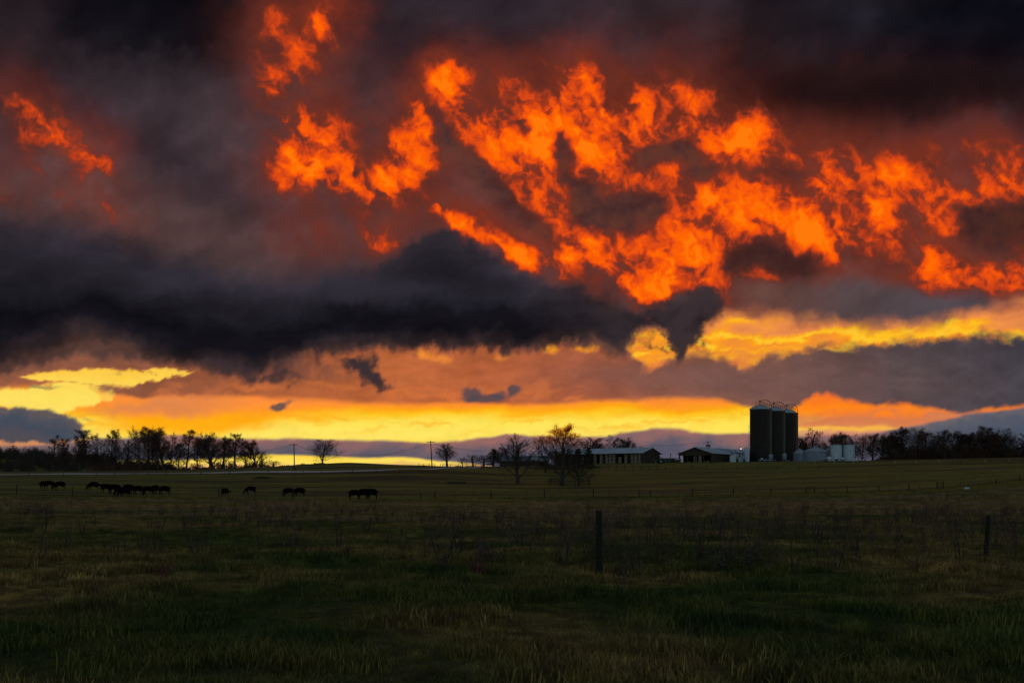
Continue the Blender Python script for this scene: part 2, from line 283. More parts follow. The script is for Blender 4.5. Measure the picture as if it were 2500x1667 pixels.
    dk = gradc(v, [(-3000,(30,30,38)), (-300,(34,32,38)), (600,(54,46,52)), (900,(110,80,72)), (1000,(170,110,80)), (1060,(120,92,94)), (1200,(90,80,90))])
    dk = dk * np.exp(n1 * .3)[..., None]
    C = mixc(C, dk, out); F = F * (1 - out)
    return np.clip(C, 0, 4), F
FIRE_RAMP = [(.0,(66,44,44)), (.16,(84,42,36)), (.32,(128,50,32)), (.48,(182,60,27)), (.62,(222,74,20)), (.76,(248,88,10)), (.90,(255,104,4)), (1.0,(255,122,10))]

# ---------------------------------------------------------------- helpers
def tag(o, label=None, cat=None, group=None, kind=None):
    if label: o['label'] = label
    if cat: o['category'] = cat
    if group: o['group'] = group
    if kind: o['kind'] = kind
    return o
def thing(name, loc, rz, label, cat, group=None, scale=None):
    o = bpy.data.objects.new(name, None); COL.objects.link(o); o.empty_display_size = .5
    o.location = loc; o.rotation_euler = (0, 0, rz)
    if scale is not None: o.scale = scale if hasattr(scale, '__len__') else (scale,) * 3
    return tag(o, label, cat, group)
class MB:
    def __init__(s): s.v = []; s.f = []; s.m = []
    def add(s, vs, fs, mi=0):
        b = len(s.v); s.v += [tuple(p) for p in vs]; s.f += [tuple(i + b for i in f) for f in fs]; s.m += [mi] * len(fs); return s
    def box(s, x0, x1, y0, y1, z0, z1, mi=0):
        return s.add([(x0,y0,z0),(x1,y0,z0),(x1,y1,z0),(x0,y1,z0),(x0,y0,z1),(x1,y0,z1),(x1,y1,z1),(x0,y1,z1)],
                     [(0,3,2,1),(4,5,6,7),(0,1,5,4),(1,2,6,5),(2,3,7,6),(3,0,4,7)], mi)
    def tube(s, pts, rad, n=6, cap=True, mi=0):
        pts = [Vector(p) for p in pts]; k = len(pts)
        if not hasattr(rad, '__len__'): rad = [rad] * k
        ref = Vector((0, 0, 1)) if abs((pts[-1] - pts[0]).normalized().z) < .9 else Vector((1, 0, 0))
        vs = []
        for i, p in enumerate(pts):
            t = (pts[min(i + 1, k - 1)] - pts[max(i - 1, 0)]).normalized()
            a = t.cross(ref).normalized(); b = t.cross(a)
            for j in range(n):
                w = 2 * math.pi * j / n; vs.append(p + (a * math.cos(w) + b * math.sin(w)) * rad[i])
        fs = [(i * n + j, i * n + (j + 1) % n, (i + 1) * n + (j + 1) % n, (i + 1) * n + j) for i in range(k - 1) for j in range(n)]
        if cap: fs += [tuple(range(n))[::-1], tuple(range((k - 1) * n, k * n))]
        return s.add(vs, fs, mi)
    def lathe(s, prof, n=24, c=(0, 0), mi=0):
        vs = [(c[0] + r * math.cos(2*math.pi*j/n), c[1] + r * math.sin(2*math.pi*j/n), z) for r, z in prof for j in range(n)]
        fs = [(i*n+j, i*n+(j+1)%n, (i+1)*n+(j+1)%n, (i+1)*n+j) for i in range(len(prof)-1) for j in range(n)]
        return s.add(vs, fs, mi)
    def mesh(s, name, mats):
        me = bpy.data.meshes.new(name); me.from_pydata(s.v, [], s.f)
        for m in (mats if isinstance(mats, (list, tuple)) else [mats]): me.materials.append(m)
        if any(s.m): me.polygons.foreach_set('material_index', s.m)
        me.update(); return me
    def build(s, name, mats, parent=None, smooth=False, loc=None):
        me = s.mesh(name, mats)
        if smooth: me.polygons.foreach_set('use_smooth', [True] * len(me.polygons))
        return link(name, me, parent, loc)
def link(name, me, parent=None, loc=None):
    o = bpy.data.objects.new(name, me); COL.objects.link(o)
    if parent: o.parent = parent
    if loc is not None: o.location = loc
    return o
def copy_tree(o, parent=None):
    c = o.copy(); COL.objects.link(c); c.parent = parent
    for ch in list(o.children): copy_tree(ch, c)
    return c
def material(name, col, col2=None, rough=.8, metal=0, scale=3.0, bump=0, spec=.5, detail=5, translucent=0, stretch=(1,1,1), lo=.35, hi=.65):
    m = bpy.data.materials.new(name); m.use_nodes = True
    n, l = m.node_tree.nodes, m.node_tree.links
    b = n['Principled BSDF']; b.inputs['Roughness'].default_value = rough; b.inputs['Metallic'].default_value = metal
    b.inputs['Specular IOR Level'].default_value = spec
    tc = n.new('ShaderNodeTexCoord'); mp = n.new('ShaderNodeMapping'); mp.inputs['Scale'].default_value = stretch
    nz = n.new('ShaderNodeTexNoise'); nz.inputs['Scale'].default_value = scale; nz.inputs['Detail'].default_value = detail
    r = n.new('ShaderNodeValToRGB'); r.color_ramp.elements[0].position = lo; r.color_ramp.elements[1].position = hi
    r.color_ramp.elements[0].color = (*col, 1); r.color_ramp.elements[1].color = (*(col2 or [c * .65 for c in col]), 1)
    l.new(tc.outputs['Object'], mp.inputs[0]); l.new(mp.outputs[0], nz.inputs['Vector']); l.new(nz.outputs['Fac'], r.inputs[0]); l.new(r.outputs[0], b.inputs['Base Color'])
    if bump:
        bp = n.new('ShaderNodeBump'); bp.inputs['Strength'].default_value = 1; bp.inputs['Distance'].default_value = bump
        l.new(nz.outputs['Fac'], bp.inputs['Height']); l.new(bp.outputs[0], b.inputs['Normal'])
    if translucent:
        t = n.new('ShaderNodeBsdfTranslucent'); mx = n.new('ShaderNodeMixShader'); mx.inputs[0].default_value = translucent
        l.new(r.outputs[0], t.inputs['Color']); l.new(b.outputs[0], mx.inputs[1]); l.new(t.outputs[0], mx.inputs[2])
        l.new(mx.outputs[0], n['Material Output'].inputs['Surface'])
    return m

M_bark = material('bark', (.055,.042,.034), (.03,.024,.02), .9, scale=6)
M_twig = material('twig', (.05,.036,.028), (.028,.02,.016), .9, scale=2)
M_leaf_brown = material('brown_leaf', (.15,.055,.026), (.07,.032,.016), .75, scale=1.5, translucent=.3)
M_leaf_gold = material('golden_leaf', (.9,.42,.04), (.8,.24,.02), .6, scale=1.2, translucent=.85)
_n, _l = M_leaf_gold.node_tree.nodes, M_leaf_gold.node_tree.links       # thin leaves let some of the sky through, tinted
_t = _n.new('ShaderNodeBsdfTransparent'); _t.inputs['Color'].default_value = (1, .50, .05, 1); _x = _n.new('ShaderNodeMixShader'); _x.inputs[0].default_value = .6
_o = _n['Material Output'].inputs['Surface']; _s = _o.links[0].from_socket; _l.new(_s, _x.inputs[1]); _l.new(_t.outputs[0], _x.inputs[2]); _l.new(_x.outputs[0], _o)
M_needle = material('needle', (.022,.032,.014), (.012,.02,.01), .8, scale=2)
M_post = material('weathered_wood', (.03,.025,.02), (.015,.012,.01), .9, scale=9, bump=.01, stretch=(1,1,.15))
M_steel_post = material('dark_steel', (.06,.05,.045), (.03,.025,.022), .6, scale=9)
M_wire = material('wire', (.09,.085,.08), (.05,.045,.04), .6, metal=.6, scale=5)
M_cable = material('cable', (.03,.03,.03), (.02,.02,.02), .6, scale=5)
M_hide = material('black_hide', (.008,.006,.005), (.004,.003,.003), 1, scale=4, spec=.02)
M_silo = material('dark_blue_enamel', (.022,.015,.018), (.013,.010,.012), .5, scale=.8, spec=.2)
M_silo_roof = material('silo_roof_metal', (.36,.42,.49), (.28,.33,.39), .6, metal=0, scale=1.5)
M_pipe = material('galvanised_dark', (.10,.10,.105), (.06,.06,.065), .4, metal=.6, scale=3)
M_chute = material('chute_grey', (.07,.068,.066), (.045,.044,.044), .5, metal=.2, scale=2)
M_galv = material('galvanised', (.24,.30,.42), (.18,.23,.33), .6, scale=1.2, spec=.3)
M_white = material('white_paint', (.50,.60,.72), (.40,.49,.60), .7, scale=1.2, spec=.3)
M_tin = material('tin_roof', (.48,.55,.62), (.38,.44,.51), .8, spec=.12, scale=.35, stretch=(1,.3,1))
M_tin_dark = material('aged_tin_roof', (.15,.17,.19), (.09,.10,.11), .8, spec=.15, scale=.4)
M_plank = material('barn_plank', (.055,.038,.026), (.03,.022,.016), .9, scale=2, stretch=(1,1,.2))
M_dark = material('dark_interior', (.02,.017,.015), (.012,.01,.009), .95, scale=2)
M_bale = material('wrapped_bale', (.27,.23,.18), (.15,.12,.095), .8, scale=2.5, spec=.2)
M_rust = material('rusty_dark_paint', (.04,.025,.02), (.02,.015,.013), .7, scale=4)
M_rubber = material('rubber', (.012,.012,.012), (.02,.02,.018), .85, scale=6)
M_glass = material('dark_glass', (.02,.025,.03), (.03,.035,.04), .1, scale=2)
M_ceramic = material('insulator', (.25,.22,.2), (.15,.13,.12), .3, scale=5)
M_asphalt = material('road_surface', (.62,.60,.58), (.48,.46,.44), .6, scale=.6, spec=.5)
M_weed_dark = material('dark_dead_weed', (.045,.03,.022), (.02,.014,.011), .9, scale=8)
M_weed = material('dry_weed', (.15,.10,.065), (.08,.05,.035), .9, scale=8)
M_seed = material('seed_head', (.16,.075,.05), (.09,.045,.032), .9, scale=12)

# ---------------------------------------------------------------- terrain
TCOL = [-900, 0, 450, 640, 780, 850, 1000, 1100, 1250, 1450, 1650, 1850, 2100, 2300, 2500, 3100]
TROW = {   # distance: picture row of the ground at these columns
 110: [1224,1224,1226,1226,1226,1227,1227,1227,1227,1226,1225,1224,1222,1219,1214,1208],
 146: [1204,1207,1213,1217,1218,1218,1217,1217,1217,1214,1212,1208,1203,1193,1174,1150],
 200: [1176,1180,1184,1185,1185,1185,1186,1187,1187,1185,1183,1178,1172,1165,1154,1130],
 262: [1156,1159,1156,1153,1152,1150,1147,1148,1156,1158,1158,1154,1148,1144,1139,1120],
 300: [1152,1155,1151,1147,1142,1140,1140,1141,1146,1146,1145,1141,1137,1133,1128,1112],
 338: [1149,1152,1147,1140,1132,1129,1135,1139,1138,1131,1128,1127,1124,1120,1117,1100]}
TD = np.array([0, 45, 70] + list(TROW) + [420, 600, 900, 3200], float)
def _zrow(d, row): return EYE + (HOR - np.array(row, float)) / F_PX * d
_Z = [np.zeros(16), np.zeros(16), np.zeros(16)] + [_zrow(d, r) for d, r in TROW.items()]
_z338 = _Z[-1]
_Z.append(_z338 - 1.2)
_Z.append(np.where(np.array(TCOL) < 460, _zrow(600, [1104,1116,1150,1170,1180,1180,1180,1180,1180,1180,1180,1180,1180,1180,1180,1180]), _z338 - 7))
_Z.append(_z338 * 0 + 1); _Z.append(_z338 * 0 + 1)
_Z = np.array(_Z)
_S = np.zeros_like(_Z)      # limited slopes for a smooth profile
for k in range(1, len(TD) - 1):
    a = (_Z[k] - _Z[k-1]) / (TD[k] - TD[k-1]); b = (_Z[k+1] - _Z[k]) / (TD[k+1] - TD[k])
    _S[k] = np.where(a * b > 0, 2 * a * b / (a + b + 1e-12), 0)
def ground(x, y):
    x = np.atleast_1d(np.asarray(x, float)); y = np.atleast_1d(np.asarray(y, float))
    d = np.clip(y, .01, 3199); px = np.clip(CX + F_PX * x / np.maximum(d, 8), TCOL[0], TCOL[-1])
    i = np.clip(np.searchsorted(TD, d) - 1, 0, len(TD) - 2); h = TD[i+1] - TD[i]; t = (d - TD[i]) / h
    j = np.clip(np.searchsorted(TCOL, px) - 1, 0, 14); c0 = np.array(TCOL, float)[j]; c1 = np.array(TCOL, float)[j+1]; s = (px - c0) / (c1 - c0); s = s * s * (3 - 2 * s) * .5 + s * .5
    g = lambda T, ii: T[ii, j] * (1 - s) + T[ii, j+1] * s
    z = (2*t**3-3*t**2+1)*g(_Z,i) + (t**3-2*t**2+t)*h*g(_S,i) + (-2*t**3+3*t**2)*g(_Z,i+1) + (t**3-t**2)*h*g(_S,i+1)
    near = np.clip(1 - d / 330, 0, 1)
    z = z + fbm(x, y, 9, 3, 61) * .09 * near + fbm(x, y, 1.7, 3, 62) * .06 * np.clip(1 - d / 90, 0, 1) + fbm(x, y, 38, 2, 63) * .25 * np.clip((d - 60) / 100, 0, 1) * np.clip((345 - d) / 60, 0, 1)
    return z
def gz(x, y): return float(ground(x, y)[0])
def P(px, d):               # ground point at a picture column and a distance
    x = (px - CX) / F_PX * d; return Vector((x, d, gz(x, d)))
def hit(px, py):            # ground point seen at a pixel
    d = np.geomspace(8, 345, 1500); x = (px - CX) / F_PX * d; z = ground(x, d)
    s = HOR - (z - EYE) / d * F_PX
    k = np.argmax(s <= py) if (s <= py).any() else int(np.argmin(s))
    return Vector((x[k], d[k], z[k]))
def mpx(n, d): return n * d / F_PX     # n picture pixels in metres at distance d

# polar terrain sheet
rings = np.concatenate([[0.0], np.geomspace(1.5, 3150, 300)])
th = np.concatenate([np.radians(np.linspace(-34, 34, 260)), np.radians(np.linspace(36, 324, 70))])
R, T = np.meshgrid(rings, th, indexing='ij'); X = R * np.sin(T); Y = R * np.cos(T)
Z = ground(X.ravel(), Y.ravel()).reshape(X.shape)
nr, nt = X.shape
vs = np.stack([X, Y, Z], -1).reshape(-1, 3)
I, J = np.meshgrid(np.arange(nr - 1), np.arange(nt), indexing='ij'); Jn = (J + 1) % nt
fs = np.stack([I*nt+J, I*nt+Jn, (I+1)*nt+Jn, (I+1)*nt+J], -1).reshape(-1, 4)
def fast_mesh(name, vs, fs, smooth=True):
    me = bpy.data.meshes.new(name); k = fs.shape[1]
    me.vertices.add(len(vs)); me.vertices.foreach_set('co', np.asarray(vs, np.float32).ravel())
    me.loops.add(fs.size); me.loops.foreach_set('vertex_index', fs.ravel().astype(np.int32))
    me.polygons.add(len(fs)); me.polygons.foreach_set('loop_start', np.arange(0, fs.size, k, dtype=np.int32)); me.polygons.foreach_set('loop_total', np.full(len(fs), k, np.int32))
    if smooth: me.polygons.foreach_set('use_smooth', np.ones(len(fs), bool))
    me.update(calc_edges=True); me.validate(); return me
gme = fast_mesh('pasture_ground', vs, fs[:, ::-1])

def ground_nodes(m, blade=False):
    """colour of the pasture from its position: green grass, olive and straw patches, reddish dead weeds"""
    n, l = m.node_tree.nodes, m.node_tree.links; b = n['Principled BSDF']
    b.inputs['Roughness'].default_value = .85; b.inputs['Specular IOR Level'].default_value = .2
    ge = n.new('ShaderNodeNewGeometry')
    def noise(sc, det, st=(1,1,1)):
        mp = n.new('ShaderNodeMapping'); mp.inputs['Scale'].default_value = st; l.new(ge.outputs['Position'], mp.inputs[0])
        z = n.new('ShaderNodeTexNoise'); z.inputs['Scale'].default_value = sc; z.inputs['Detail'].default_value = det; l.new(mp.outputs[0], z.inputs['Vector']); return z.outputs['Fac']
    def ramp(src, stops):
        r = n.new('ShaderNodeValToRGB'); e = r.color_ramp.elements
        while len(e) < len(stops): e.new(.5)
        for q, (p, c) in zip(e, stops): q.position = p; q.color = (*c, 1) if hasattr(c, '__len__') else (c, c, c, 1)
        l.new(src, r.inputs[0]); return r.outputs[0]
    def mix(f, a, c, mode='MIX'):
        x = n.new('ShaderNodeMix'); x.data_type = 'RGBA'; x.blend_type = mode
        for s, i in ((f, 0), (a, 6), (c, 7)):
            if isinstance(s, (int, float)): x.inputs[i].default_value = s
            elif isinstance(s, tuple): x.inputs[i].default_value = (*s, 1)
            else: l.new(s, x.inputs[i])
        return x.outputs[2]
    sep = n.new('ShaderNodeSeparateXYZ'); l.new(ge.outputs['Position'], sep.inputs[0])
    def band(a, b_, c, d):      # 1 between b and c metres out, soft ends
        r = n.new('ShaderNodeMapRange'); r.inputs['From Min'].default_value = a; r.inputs['From Max'].default_value = b_; r.interpolation_type = 'SMOOTHSTEP'; l.new(sep.outputs[1], r.inputs[0])
        s = n.new('ShaderNodeMapRange'); s.inputs['From Min'].default_value = c; s.inputs['From Max'].default_value = d; s.inputs['To Min'].default_value = 1; s.inputs['To Max'].default_value = 0; s.interpolation_type = 'SMOOTHSTEP'; l.new(sep.outputs[1], s.inputs[0])
        m_ = n.new('ShaderNodeMath'); m_.operation = 'MULTIPLY'; l.new(r.outputs[0], m_.inputs[0]); l.new(s.outputs[0], m_.inputs[1]); return m_.outputs[0]
    green = mix(ramp(noise(.7, 6), [(.38, 0.), (.62, 1.)]), (.044,.074,.017), (.118,.126,.028))
    straw = mix(ramp(noise(1.6, 4), [(.4, 0.), (.6, 1.)]), (.32,.235,.07), (.18,.12,.045))
    red = mix(ramp(noise(2.2, 4), [(.3, 0.), (.7, 1.)]), (.22,.135,.08), (.30,.21,.13))
    olive = mix(ramp(noise(.22, 8, (.5,1,1)), [(.4, 0.), (.6, 1.)]), (.16,.165,.022), (.27,.205,.036))
    c = mix(ramp(noise(.16, 8), [(.46, 0.), (.58, 1.)]), green, straw)
    bf = n.new('ShaderNodeMath'); bf.operation = 'MULTIPLY'
    l.new(band(38, 66, 104, 132), bf.inputs[0]); l.new(ramp(noise(.07, 6, (.6,1,1)), [(.36, 0.), (.52, 1.)]), bf.inputs[1])
    c = mix(bf.outputs[0], c, straw)
    rf = n.new('ShaderNodeMath'); rf.operation = 'MULTIPLY'
    l.new(band(26, 62, 112, 140), rf.inputs[0]); l.new(ramp(noise(.14, 8, (.5,1,1)), [(.50, 0.), (.58, .9)]), rf.inputs[1])
    c = mix(rf.outputs[0], c, red)
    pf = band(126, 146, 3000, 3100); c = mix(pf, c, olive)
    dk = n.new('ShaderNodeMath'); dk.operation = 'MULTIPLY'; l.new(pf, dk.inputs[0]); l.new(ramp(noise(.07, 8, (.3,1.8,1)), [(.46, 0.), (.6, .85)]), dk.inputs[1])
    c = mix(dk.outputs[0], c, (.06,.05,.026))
    if blade:
        oi = n.new('ShaderNodeObjectInfo'); v = ramp(oi.outputs['Random'], [(0, .4), (.7, 1.15), (1, 2.2)]); c = mix(1., c, v, 'MULTIPLY')
        t = n.new('ShaderNodeBsdfTranslucent'); l.new(c, t.inputs['Color']); mx = n.new('ShaderNodeMixShader'); mx.inputs[0].default_value = .3
        l.new(b.outputs[0], mx.inputs[1]); l.new(t.outputs[0], mx.inputs[2]); l.new(mx.outputs[0], n['Material Output'].inputs['Surface'])
    else:
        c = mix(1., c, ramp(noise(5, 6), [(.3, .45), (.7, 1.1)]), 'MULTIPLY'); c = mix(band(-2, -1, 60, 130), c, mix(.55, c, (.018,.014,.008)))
        bp = n.new('ShaderNodeBump'); bp.inputs['Distance'].default_value = .25; l.new(noise(1.3, 6), bp.inputs['Height']); l.new(bp.outputs[0], b.inputs['Normal'])
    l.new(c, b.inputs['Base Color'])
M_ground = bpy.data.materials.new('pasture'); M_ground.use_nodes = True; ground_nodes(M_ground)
M_blade = bpy.data.materials.new('grass_blade'); M_blade.use_nodes = True; ground_nodes(M_blade, True)
gme.materials.append(M_ground); tag(link('ground', gme), kind='structure')

# road climbing across the pasture
rp = [(-420,1161),(-200,1160),(0,1158.5),(220,1157.5),(450,1155),(650,1152.5),(850,1150),(950,1147.5),(1040,1145),(1120,1142),(1180,1140)]
cps = []
for i in range(len(rp) - 1):
    for k in range(10):
        t = k / 10; cps.append((rp[i][0] * (1-t) + rp[i+1][0] * t, rp[i][1] * (1-t) + rp[i+1][1] * t))
def rowd(px, py):
    d = np.linspace(225, 320, 400); x = (px - CX) / F_PX * d; s = HOR - (ground(x, d) - EYE) / d * F_PX
    return float(d[np.argmin(np.abs(s - py))])
dd = np.array([rowd(a, b) for a, b in cps]); dd = np.convolve(np.pad(dd, 8, 'edge'), np.ones(17) / 17, 'valid')
mb = MB(); vs_, fs_ = [], []
for (a, b), d in zip(cps, dd):
    for w in (-4.8, -1.6, 1.6, 4.8):
        x = (a - CX) / F_PX * d; vs_.append((x, d + w, gz(x, d + w) + .09))
for i in range(len(cps) - 1):
    for k in range(3): fs_.append((i*4+k, (i+1)*4+k, (i+1)*4+k+1, i*4+k+1))
mb.add(vs_, fs_); tag(mb.build('road', M_asphalt, smooth=True), kind='structure')

# ---------------------------------------------------------------- sky: a far shell of cloud lit from below the horizon
az = np.concatenate([np.linspace(-72, -30.5, 36), np.linspace(-30, 30, 720), np.linspace(30.5, 72, 36)])
el = np.concatenate([np.linspace(-1.2, 28.5, 400), np.linspace(29.2, 68, 44)])
RS = 3100.0
A, E = np.meshgrid(np.radians(az), np.radians(el))
sx_, sy_, sz_ = np.cos(E) * np.sin(A), np.cos(E) * np.cos(A), np.sin(E)
SC = 2352 / 2500
uu = (CX + F_PX * sx_ / sy_) * SC; vv = (HOR - F_PX * sz_ / sy_) * SC
Csky, Fsky = skycolor(uu.ravel(), vv.ravel())
na, ne = len(az), len(el)
I, J = np.meshgrid(np.arange(ne - 1), np.arange(na - 1), indexing='ij')
fs = np.stack([I*na+J, I*na+J+1, (I+1)*na+J+1, (I+1)*na+J], -1).reshape(-1, 4)
sky_me = fast_mesh('sky', np.stack([sx_ * RS, sy_ * RS, sz_ * RS], -1).reshape(-1, 3), fs)
cn = fbm(np.degrees(A) + np.degrees(E) * .4, np.degrees(E) * 1.3, 13, 5, 91, .55)      # the deck ends in broken, ragged cloud
cover = (1 - sst(47, 66, np.abs(np.degrees(A)) + cn * 15)) * (1 - sst(44, 62, np.degrees(E) + cn * 13))
cover = np.where((np.abs(np.degrees(A)) < 32) & (np.degrees(E) < 31), 1, cover) * (1 - sst(66, 72, np.abs(np.degrees(A)))) * (1 - sst(62, 68, np.degrees(E)))
a1 = sky_me.attributes.new('cloud_colour', 'FLOAT_COLOR', 'POINT'); a1.data.foreach_set('color', np.concatenate([Csky, np.ones((len(Csky), 1))], 1).astype(np.float32).ravel())
a2 = sky_me.attributes.new('lit', 'FLOAT', 'POINT'); a2.data.foreach_set('value', Fsky.astype(np.float32))
a3 = sky_me.attributes.new('cover', 'FLOAT', 'POINT'); a3.data.foreach_set('value', cover.ravel().astype(np.float32))
ms = bpy.data.materials.new('sunset_cloud'); ms.use_nodes = True; n, l = ms.node_tree.nodes, ms.node_tree.links; n.clear()
def N(t, **k):
    x = n.new(t)
    for a, b in k.items(): setattr(x, a, b)
    return x
def att(nm): return N('ShaderNodeAttribute', attribute_name=nm)
def mth(op, a, b, c=None):
    x = N('ShaderNodeMath', operation=op)
    for i, s in enumerate((a, b, c)):
        if s is None: continue
        if isinstance(s, (int, float)): x.inputs[i].default_value = s
        else: l.new(s, x.inputs[i])
    return x.outputs[0]
ac, af, ao = att('cloud_colour'), att('lit'), att('cover')
tcn = N('ShaderNodeTexCoord'); nf = N('ShaderNodeTexNoise'); nf.inputs['Scale'].default_value = .045; nf.inputs['Detail'].default_value = 6; nf.inputs['Roughness'].default_value = .6
nf.inputs['Distortion'].default_value = .6
l.new(tcn.outputs['Object'], nf.inputs['Vector'])
msk = N('ShaderNodeMapRange', interpolation_type='SMOOTHSTEP'); msk.inputs[1].default_value = .08; msk.inputs[2].default_value = .45; l.new(af.outputs['Fac'], msk.inputs[0])
dn = mth('MULTIPLY', mth('SUBTRACT', nf.outputs['Fac'], .5), .32)
f2 = mth('ADD', af.outputs['Fac'], mth('MULTIPLY', dn, msk.outputs[0]))
rp_ = N('ShaderNodeValToRGB'); e = rp_.color_ramp.elements
while len(e) < len(FIRE_RAMP): e.new(.5)
for q, (p, c) in zip(e, FIRE_RAMP): q.position = p; q.color = (*lin(c), 1)
l.new(f2, rp_.inputs[0])
mk2 = N('ShaderNodeMapRange', interpolation_type='SMOOTHSTEP'); mk2.inputs[1].default_value = 0; mk2.inputs[2].default_value = .56; l.new(f2, mk2.inputs[0])
fine = mth('ADD', mth('MULTIPLY', dn, .45), 1.0)
vm = N('ShaderNodeVectorMath', operation='SCALE'); l.new(ac.outputs['Color'], vm.inputs[0]); l.new(fine, vm.inputs['Scale'])
mx = N('ShaderNodeMix', data_type='RGBA'); l.new(mk2.outputs[0], mx.inputs[0]); l.new(vm.outputs[0], mx.inputs[6]); l.new(rp_.outputs[0], mx.inputs[7])
em = N('ShaderNodeEmission'); l.new(mx.outputs[2], em.inputs['Color']); tr = N('ShaderNodeBsdfTransparent')
ml = N('ShaderNodeMixShader'); l.new(ao.outputs['Fac'], ml.inputs[0]); l.new(tr.outputs[0], ml.inputs[1]); l.new(em.outputs[0], ml.inputs[2])
ou = N('ShaderNodeOutputMaterial'); l.new(ml.outputs[0], ou.inputs['Surface'])
ms.cycles.emission_sampling = 'NONE'
sky_me.materials.append(ms); tag(link('sky', sky_me), kind='structure')

# ---------------------------------------------------------------- silos
def spot(px, d): return P(px, d)
SIL = [(1855, 345, 'widest-looking dark silo, leftmost and nearest of the three'), (1888.5, 353, 'dark silo in the middle of the row of three'), (1920, 362, 'dark silo at the right end of the row of three')]
silo0 = None
for px, d, lab in SIL:
    p = P(px, d); H = 18.6; Rr = 3.4
    if silo0 is None:
        s = silo0 = thing('silo', (p.x, p.y, p.z - .2), D2R(-4), lab, 'silo', 'tall dark farm silos')
        b = MB(); b.lathe([(Rr, 0), (Rr, H)], 56); b.build('body', M_silo, s, True)
        q = MB(); q.tube([((Rr + .01) * math.cos(a), (Rr + .01) * math.sin(a), 0) for a in np.linspace(0, 2 * math.pi, 41)], .022, 4, False); hm = q.mesh('hoop', M_silo)
        for k in range(1, 13): link('hoop', hm, s, (0, 0, k * H / 12 - .05))
        r = MB(); r.lathe([(Rr + .12, H - .15), (Rr + .14, H + .05), (Rr * .72, H + .75), (Rr * .4, H + 1.22), (Rr * .14, H + 1.42), (0, H + 1.45)], 32); ro = r.build('roof', M_silo_roof, s, True)
        c = MB(); c.lathe([(.26, H + 1.35), (.26, H + 1.7), (0, H + 1.8)], 12); c.build('roof_cap', M_pipe, ro)
        for k in range(16):      # standing seams of the roof
            a = 2 * math.pi * k / 16; q = MB(); q.tube([(math.cos(a) * rr, math.sin(a) * rr, zz) for rr, zz in [(Rr + .1, H + .1), (Rr * .72, H + .8), (Rr * .4, H + 1.27)]], .03, 4); q.build('roof_seam', M_silo_roof, ro)
        ch = MB(); n = 14; pts = [(Rr - .15 + .62 * math.cos(t), .55 * math.sin(t)) for t in np.linspace(-2, 2, n)]
        vs = [(x, y - .9, z) for z in (0, H + .1) for x, y in pts]; ch.add(vs, [(i, i + 1, n + i + 1, n + i) for i in range(n - 1)] + [tuple(range(n)), tuple(range(n, 2 * n))[::-1]])
        for k in range(12): ch.tube([(pts[i][0] * 1.0, pts[i][1] - .9, k * H / 12 + .8) for i in range(n)], .035, 4)
        ch.build('unloading_chute', M_chute, s)
        pipe = MB(); arc = [(0, 0, H + 2.75)]
        for t in np.linspace(0, 1, 14): arc.append((.45 + (Rr + .15) * math.sin(t * math.pi / 2), -.35 * t, H + 2.95 + .45 * math.sin(t * math.pi) * .8 - 3.0 * t ** 2.6))
        arc.append((Rr + .6, -.5, H - 1.2)); arc.append((Rr + .6, -.55, .9)); pipe.tube(arc, .115, 8); pipe.build('filler_pipe', M_pipe, s)
        el_ = MB(); el_.lathe([(.08, H + 2.5), (.34, H + 2.55), (.36, H + 2.95), (.1, H + 3.1)], 10); el_.tube([(0, 0, H + 1.4), (0, 0, H + 2.6)], .09, 6); el_.build('pipe_head', M_pipe, s)
        def railmb(xa, xb, ya):
            q = MB()
            for z in (.55, 1.05): q.tube([(xa, ya, H + 1.3 + z), (xb, ya, H + 1.3 + z)], .035, 4)
            return q
        q = MB()
        for z in (.8, 1.45):
            q.tube([(-1.35, -.7, H + .95 + z), (.15, -.7, H + 1.15 + z)], .035, 4); q.tube([(-1.35, -.7, H + .95 + z), (-1.35, .6, H + .95 + z)], .035, 4)
        for x, y in [(-1.35, -.7), (-1.35, .6), (-.6, -.7), (.15, -.7)]: q.tube([(x, y, H + .8), (x, y, H + 2.45)], .035, 4)
        q.build('roof_rail', M_pipe, s)
        q = MB()       # stepped ladder with hand rails running down the roof to the chute
        for yy in (-.3, .35):
            for dz in (.35, .85, 1.3): q.tube([(.3, yy, H + 1.25 + dz), (Rr * .55, yy, H + .95 + dz), (Rr, yy, H + .1 + dz)], .03, 4)
            for x in (.9, 1.7, 2.5, 3.2): q.tube([(x, yy, H + 1.35 - x * .3), (x, yy, H + 2.5 - x * .27)], .03, 4)
        q.build('roof_ladder', M_pipe, s)
        q = MB()       # clips of the side pipe on the left face
        q.tube([(-Rr - .34, .2, 4), (-Rr - .34, .2, H - 5.5)], .045, 6)
        for k in range(5): q.box(-Rr - .36, -Rr + .03, .15, .25, 4.1 + k * 2.2, 4.2 + k * 2.2)
        q.build('side_pipe', M_galv, s)
        q = MB(); q.lathe([(Rr + .25, -1.2), (Rr + .25, .35), (Rr + .02, .36)], 40); q.build('foundation', material('concrete', (.16,.155,.15), (.10,.10,.095), .9, scale=1), s)
    else:
        s = copy_tree(silo0); s.location = (p.x, p.y, p.z - .2); s['label'] = lab
